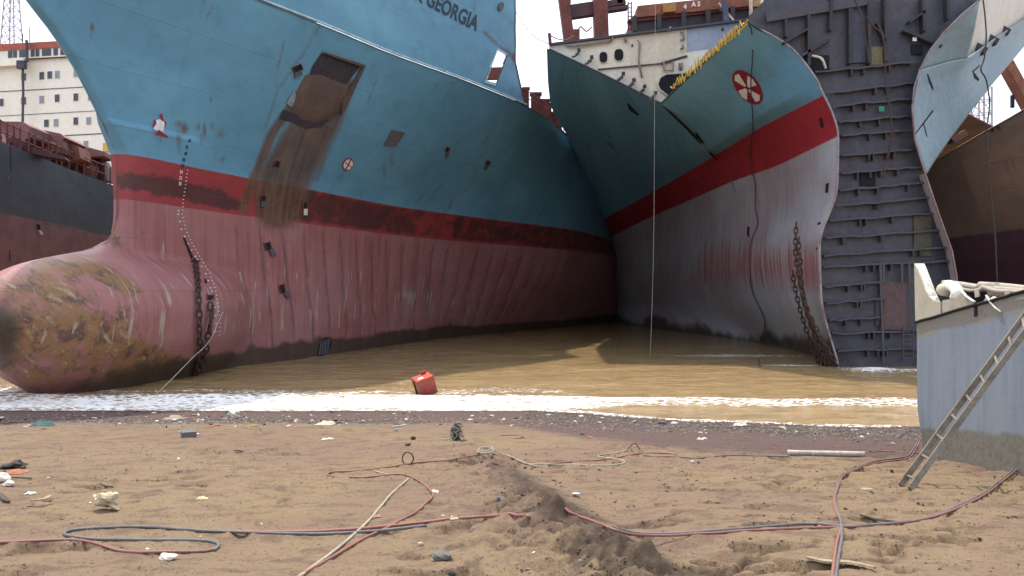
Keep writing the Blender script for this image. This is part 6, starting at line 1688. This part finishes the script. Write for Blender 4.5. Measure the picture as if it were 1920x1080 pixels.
while made < 260 and tries < 4000:
    tries += 1
    tide = made < 215
    if tide: x = rr.uniform(0, 1705); y = rr.gauss(788 if x < 760 else 786 + max(0, x - 1000) * .045, 9); w = rr.uniform(4, 16); h = rr.uniform(2, 5.5)
    else: x = rr.uniform(0, 1900); y = rr.uniform(832, 1070); w = rr.uniform(4, 10); h = w * .45
    if y < 771 + max(0, x - 1000) * .045 or (x > 1680 and y < 900): continue
    cn, mt = COLS[rr.choice((0, 0, 1, 1, 2, 2, 3, 4, 4, 5, 6, 6))]
    ratio = w / h
    shp, nmn, ct = (('long flat sliver', 'sliver', 'sliver') if ratio > 3.6 else ('lumpy scrap', 'scrap_piece', 'scrap') if ratio > 1.8 else ('round pebble', 'pebble', 'pebble'))
    lb_ = ('tiny ' if w < 7 else '') + cn + ' ' + shp + ' ' + lm_place(x, y)
    if lb_ in used_l: continue
    used_l.add(lb_); made += 1
    g = G(x, y); kk_ = g.y / F; m = MB(); m.lump(g + Vector((0, 0, h * kk_ * .25)), w * kk_ / 2, w * kk_ * rr.uniform(.3, .6), h * kk_ / 2, rr.randrange(999), 1, .7, rr.uniform(-.6, .6))
    tag(m.build(nmn, mt, None, loc=g), lb_, ct, 'small litter along the tide line' if tide else 'small bits on the open sand')

# gravel and grit: nobody could count it
def scatter(name, n, xs_, ys_, wr_, mat, seed, dens=None):
    r = np.random.RandomState(seed)
    px = r.uniform(xs_[0], xs_[1], n * 3); py = ys_[0] + (ys_[1] - ys_[0]) * r.uniform(0, 1, n * 3)
    if dens is not None:
        keep = r.uniform(0, 1, n * 3) < dens(px, py); px, py = px[keep], py[keep]
    px, py = px[:n], py[:n]
    # ground points by iterating the depth
    t = (py - HZ) / F; rr_ = (px - 960) / F; Yd = np.full(len(px), 10.0)
    for _ in range(60): Yd = .5 * Yd + .5 * (EYE - gz(rr_ * Yd, Yd)) / t
    Xd = rr_ * Yd; Zd = gz(Xd, Yd); sz_ = r.uniform(wr_[0], wr_[1], len(px)) ** 1.0 * Yd / F / 2
    base = np.array([[1, 0, 0], [0, 1, 0], [-1, 0, 0], [0, -1, 0], [0, 0, .7], [0, 0, -.4]], float)
    V_ = base[None] * sz_[:, None, None] * r.uniform(.6, 1.3, (len(px), 6, 1)); a = r.uniform(0, 6.28, len(px)); ca, sa = np.cos(a)[:, None], np.sin(a)[:, None]
    V_ = np.stack([V_[..., 0] * ca - V_[..., 1] * sa, (V_[..., 0] * sa + V_[..., 1] * ca), V_[..., 2]], -1) + np.stack([Xd, Yd, Zd], -1)[:, None, :]
    fc = np.array([[0, 1, 4], [1, 2, 4], [2, 3, 4], [3, 0, 4], [1, 0, 5], [2, 1, 5], [3, 2, 5], [0, 3, 5]])
    o = obj(name, V_.reshape(-1, 3), (fc[None] + 6 * np.arange(len(px))[:, None, None]).reshape(-1, 3), mat, loc=(0, 0, 0)); return o
GRV = weathered('mixed_grit', (.20, .15, .12), (.07, .055, .05), .9, 22, .85, var=.4)
GRVC = weathered('damp_clods', (.125, .085, .06), (.085, .058, .042), .8, 20, .95, var=.3)
GRVL = weathered('grey_beige_grit', (.36, .31, .25), (.26, .21, .17), .8, 20, .85, var=.3)
tag(scatter('gravel', 5200, (980, 1730), (768, 830), (2, 6), GRV, 1, lambda x, y: np.exp(-((y - (778 + (x - 1000) * .05)) / 13) ** 2)), 'dark gravel and shell grit strip along the right half of the water line', 'gravel', None, 'stuff')
tag(scatter('shell_grit', 1500, (0, 1730), (772, 826), (2, 6.5), GRVL, 2, lambda x, y: np.exp(-((y - (794 + np.maximum(x - 1100, 0) * .03)) / 13) ** 2)), 'pale shell and litter grit strewn along the whole tide line', 'grit', None, 'stuff')
tag(scatter('sand_clods', 1200, (900, 1960), (850, 1079), (2, 9), GRVC, 7, lambda x, y: .10 + .9 * np.exp(-((x - (985 + (y - 932) * 1.35)) / 75) ** 2)), 'dark damp sand clods along the ridge and over the right half of the beach', 'sand clods', None, 'stuff')
tag(scatter('dark_grit', 9000, (-40, 1960), (832, 1079), (1.2, 4.2), GRV, 3), 'fine dark grit scattered all over the open sand', 'grit', None, 'stuff')
tag(scatter('pale_sand_grit', 3500, (-40, 1960), (825, 1079), (1.2, 3.4), GRVL, 4), 'fine pale grit scattered all over the open sand', 'grit', None, 'stuff')
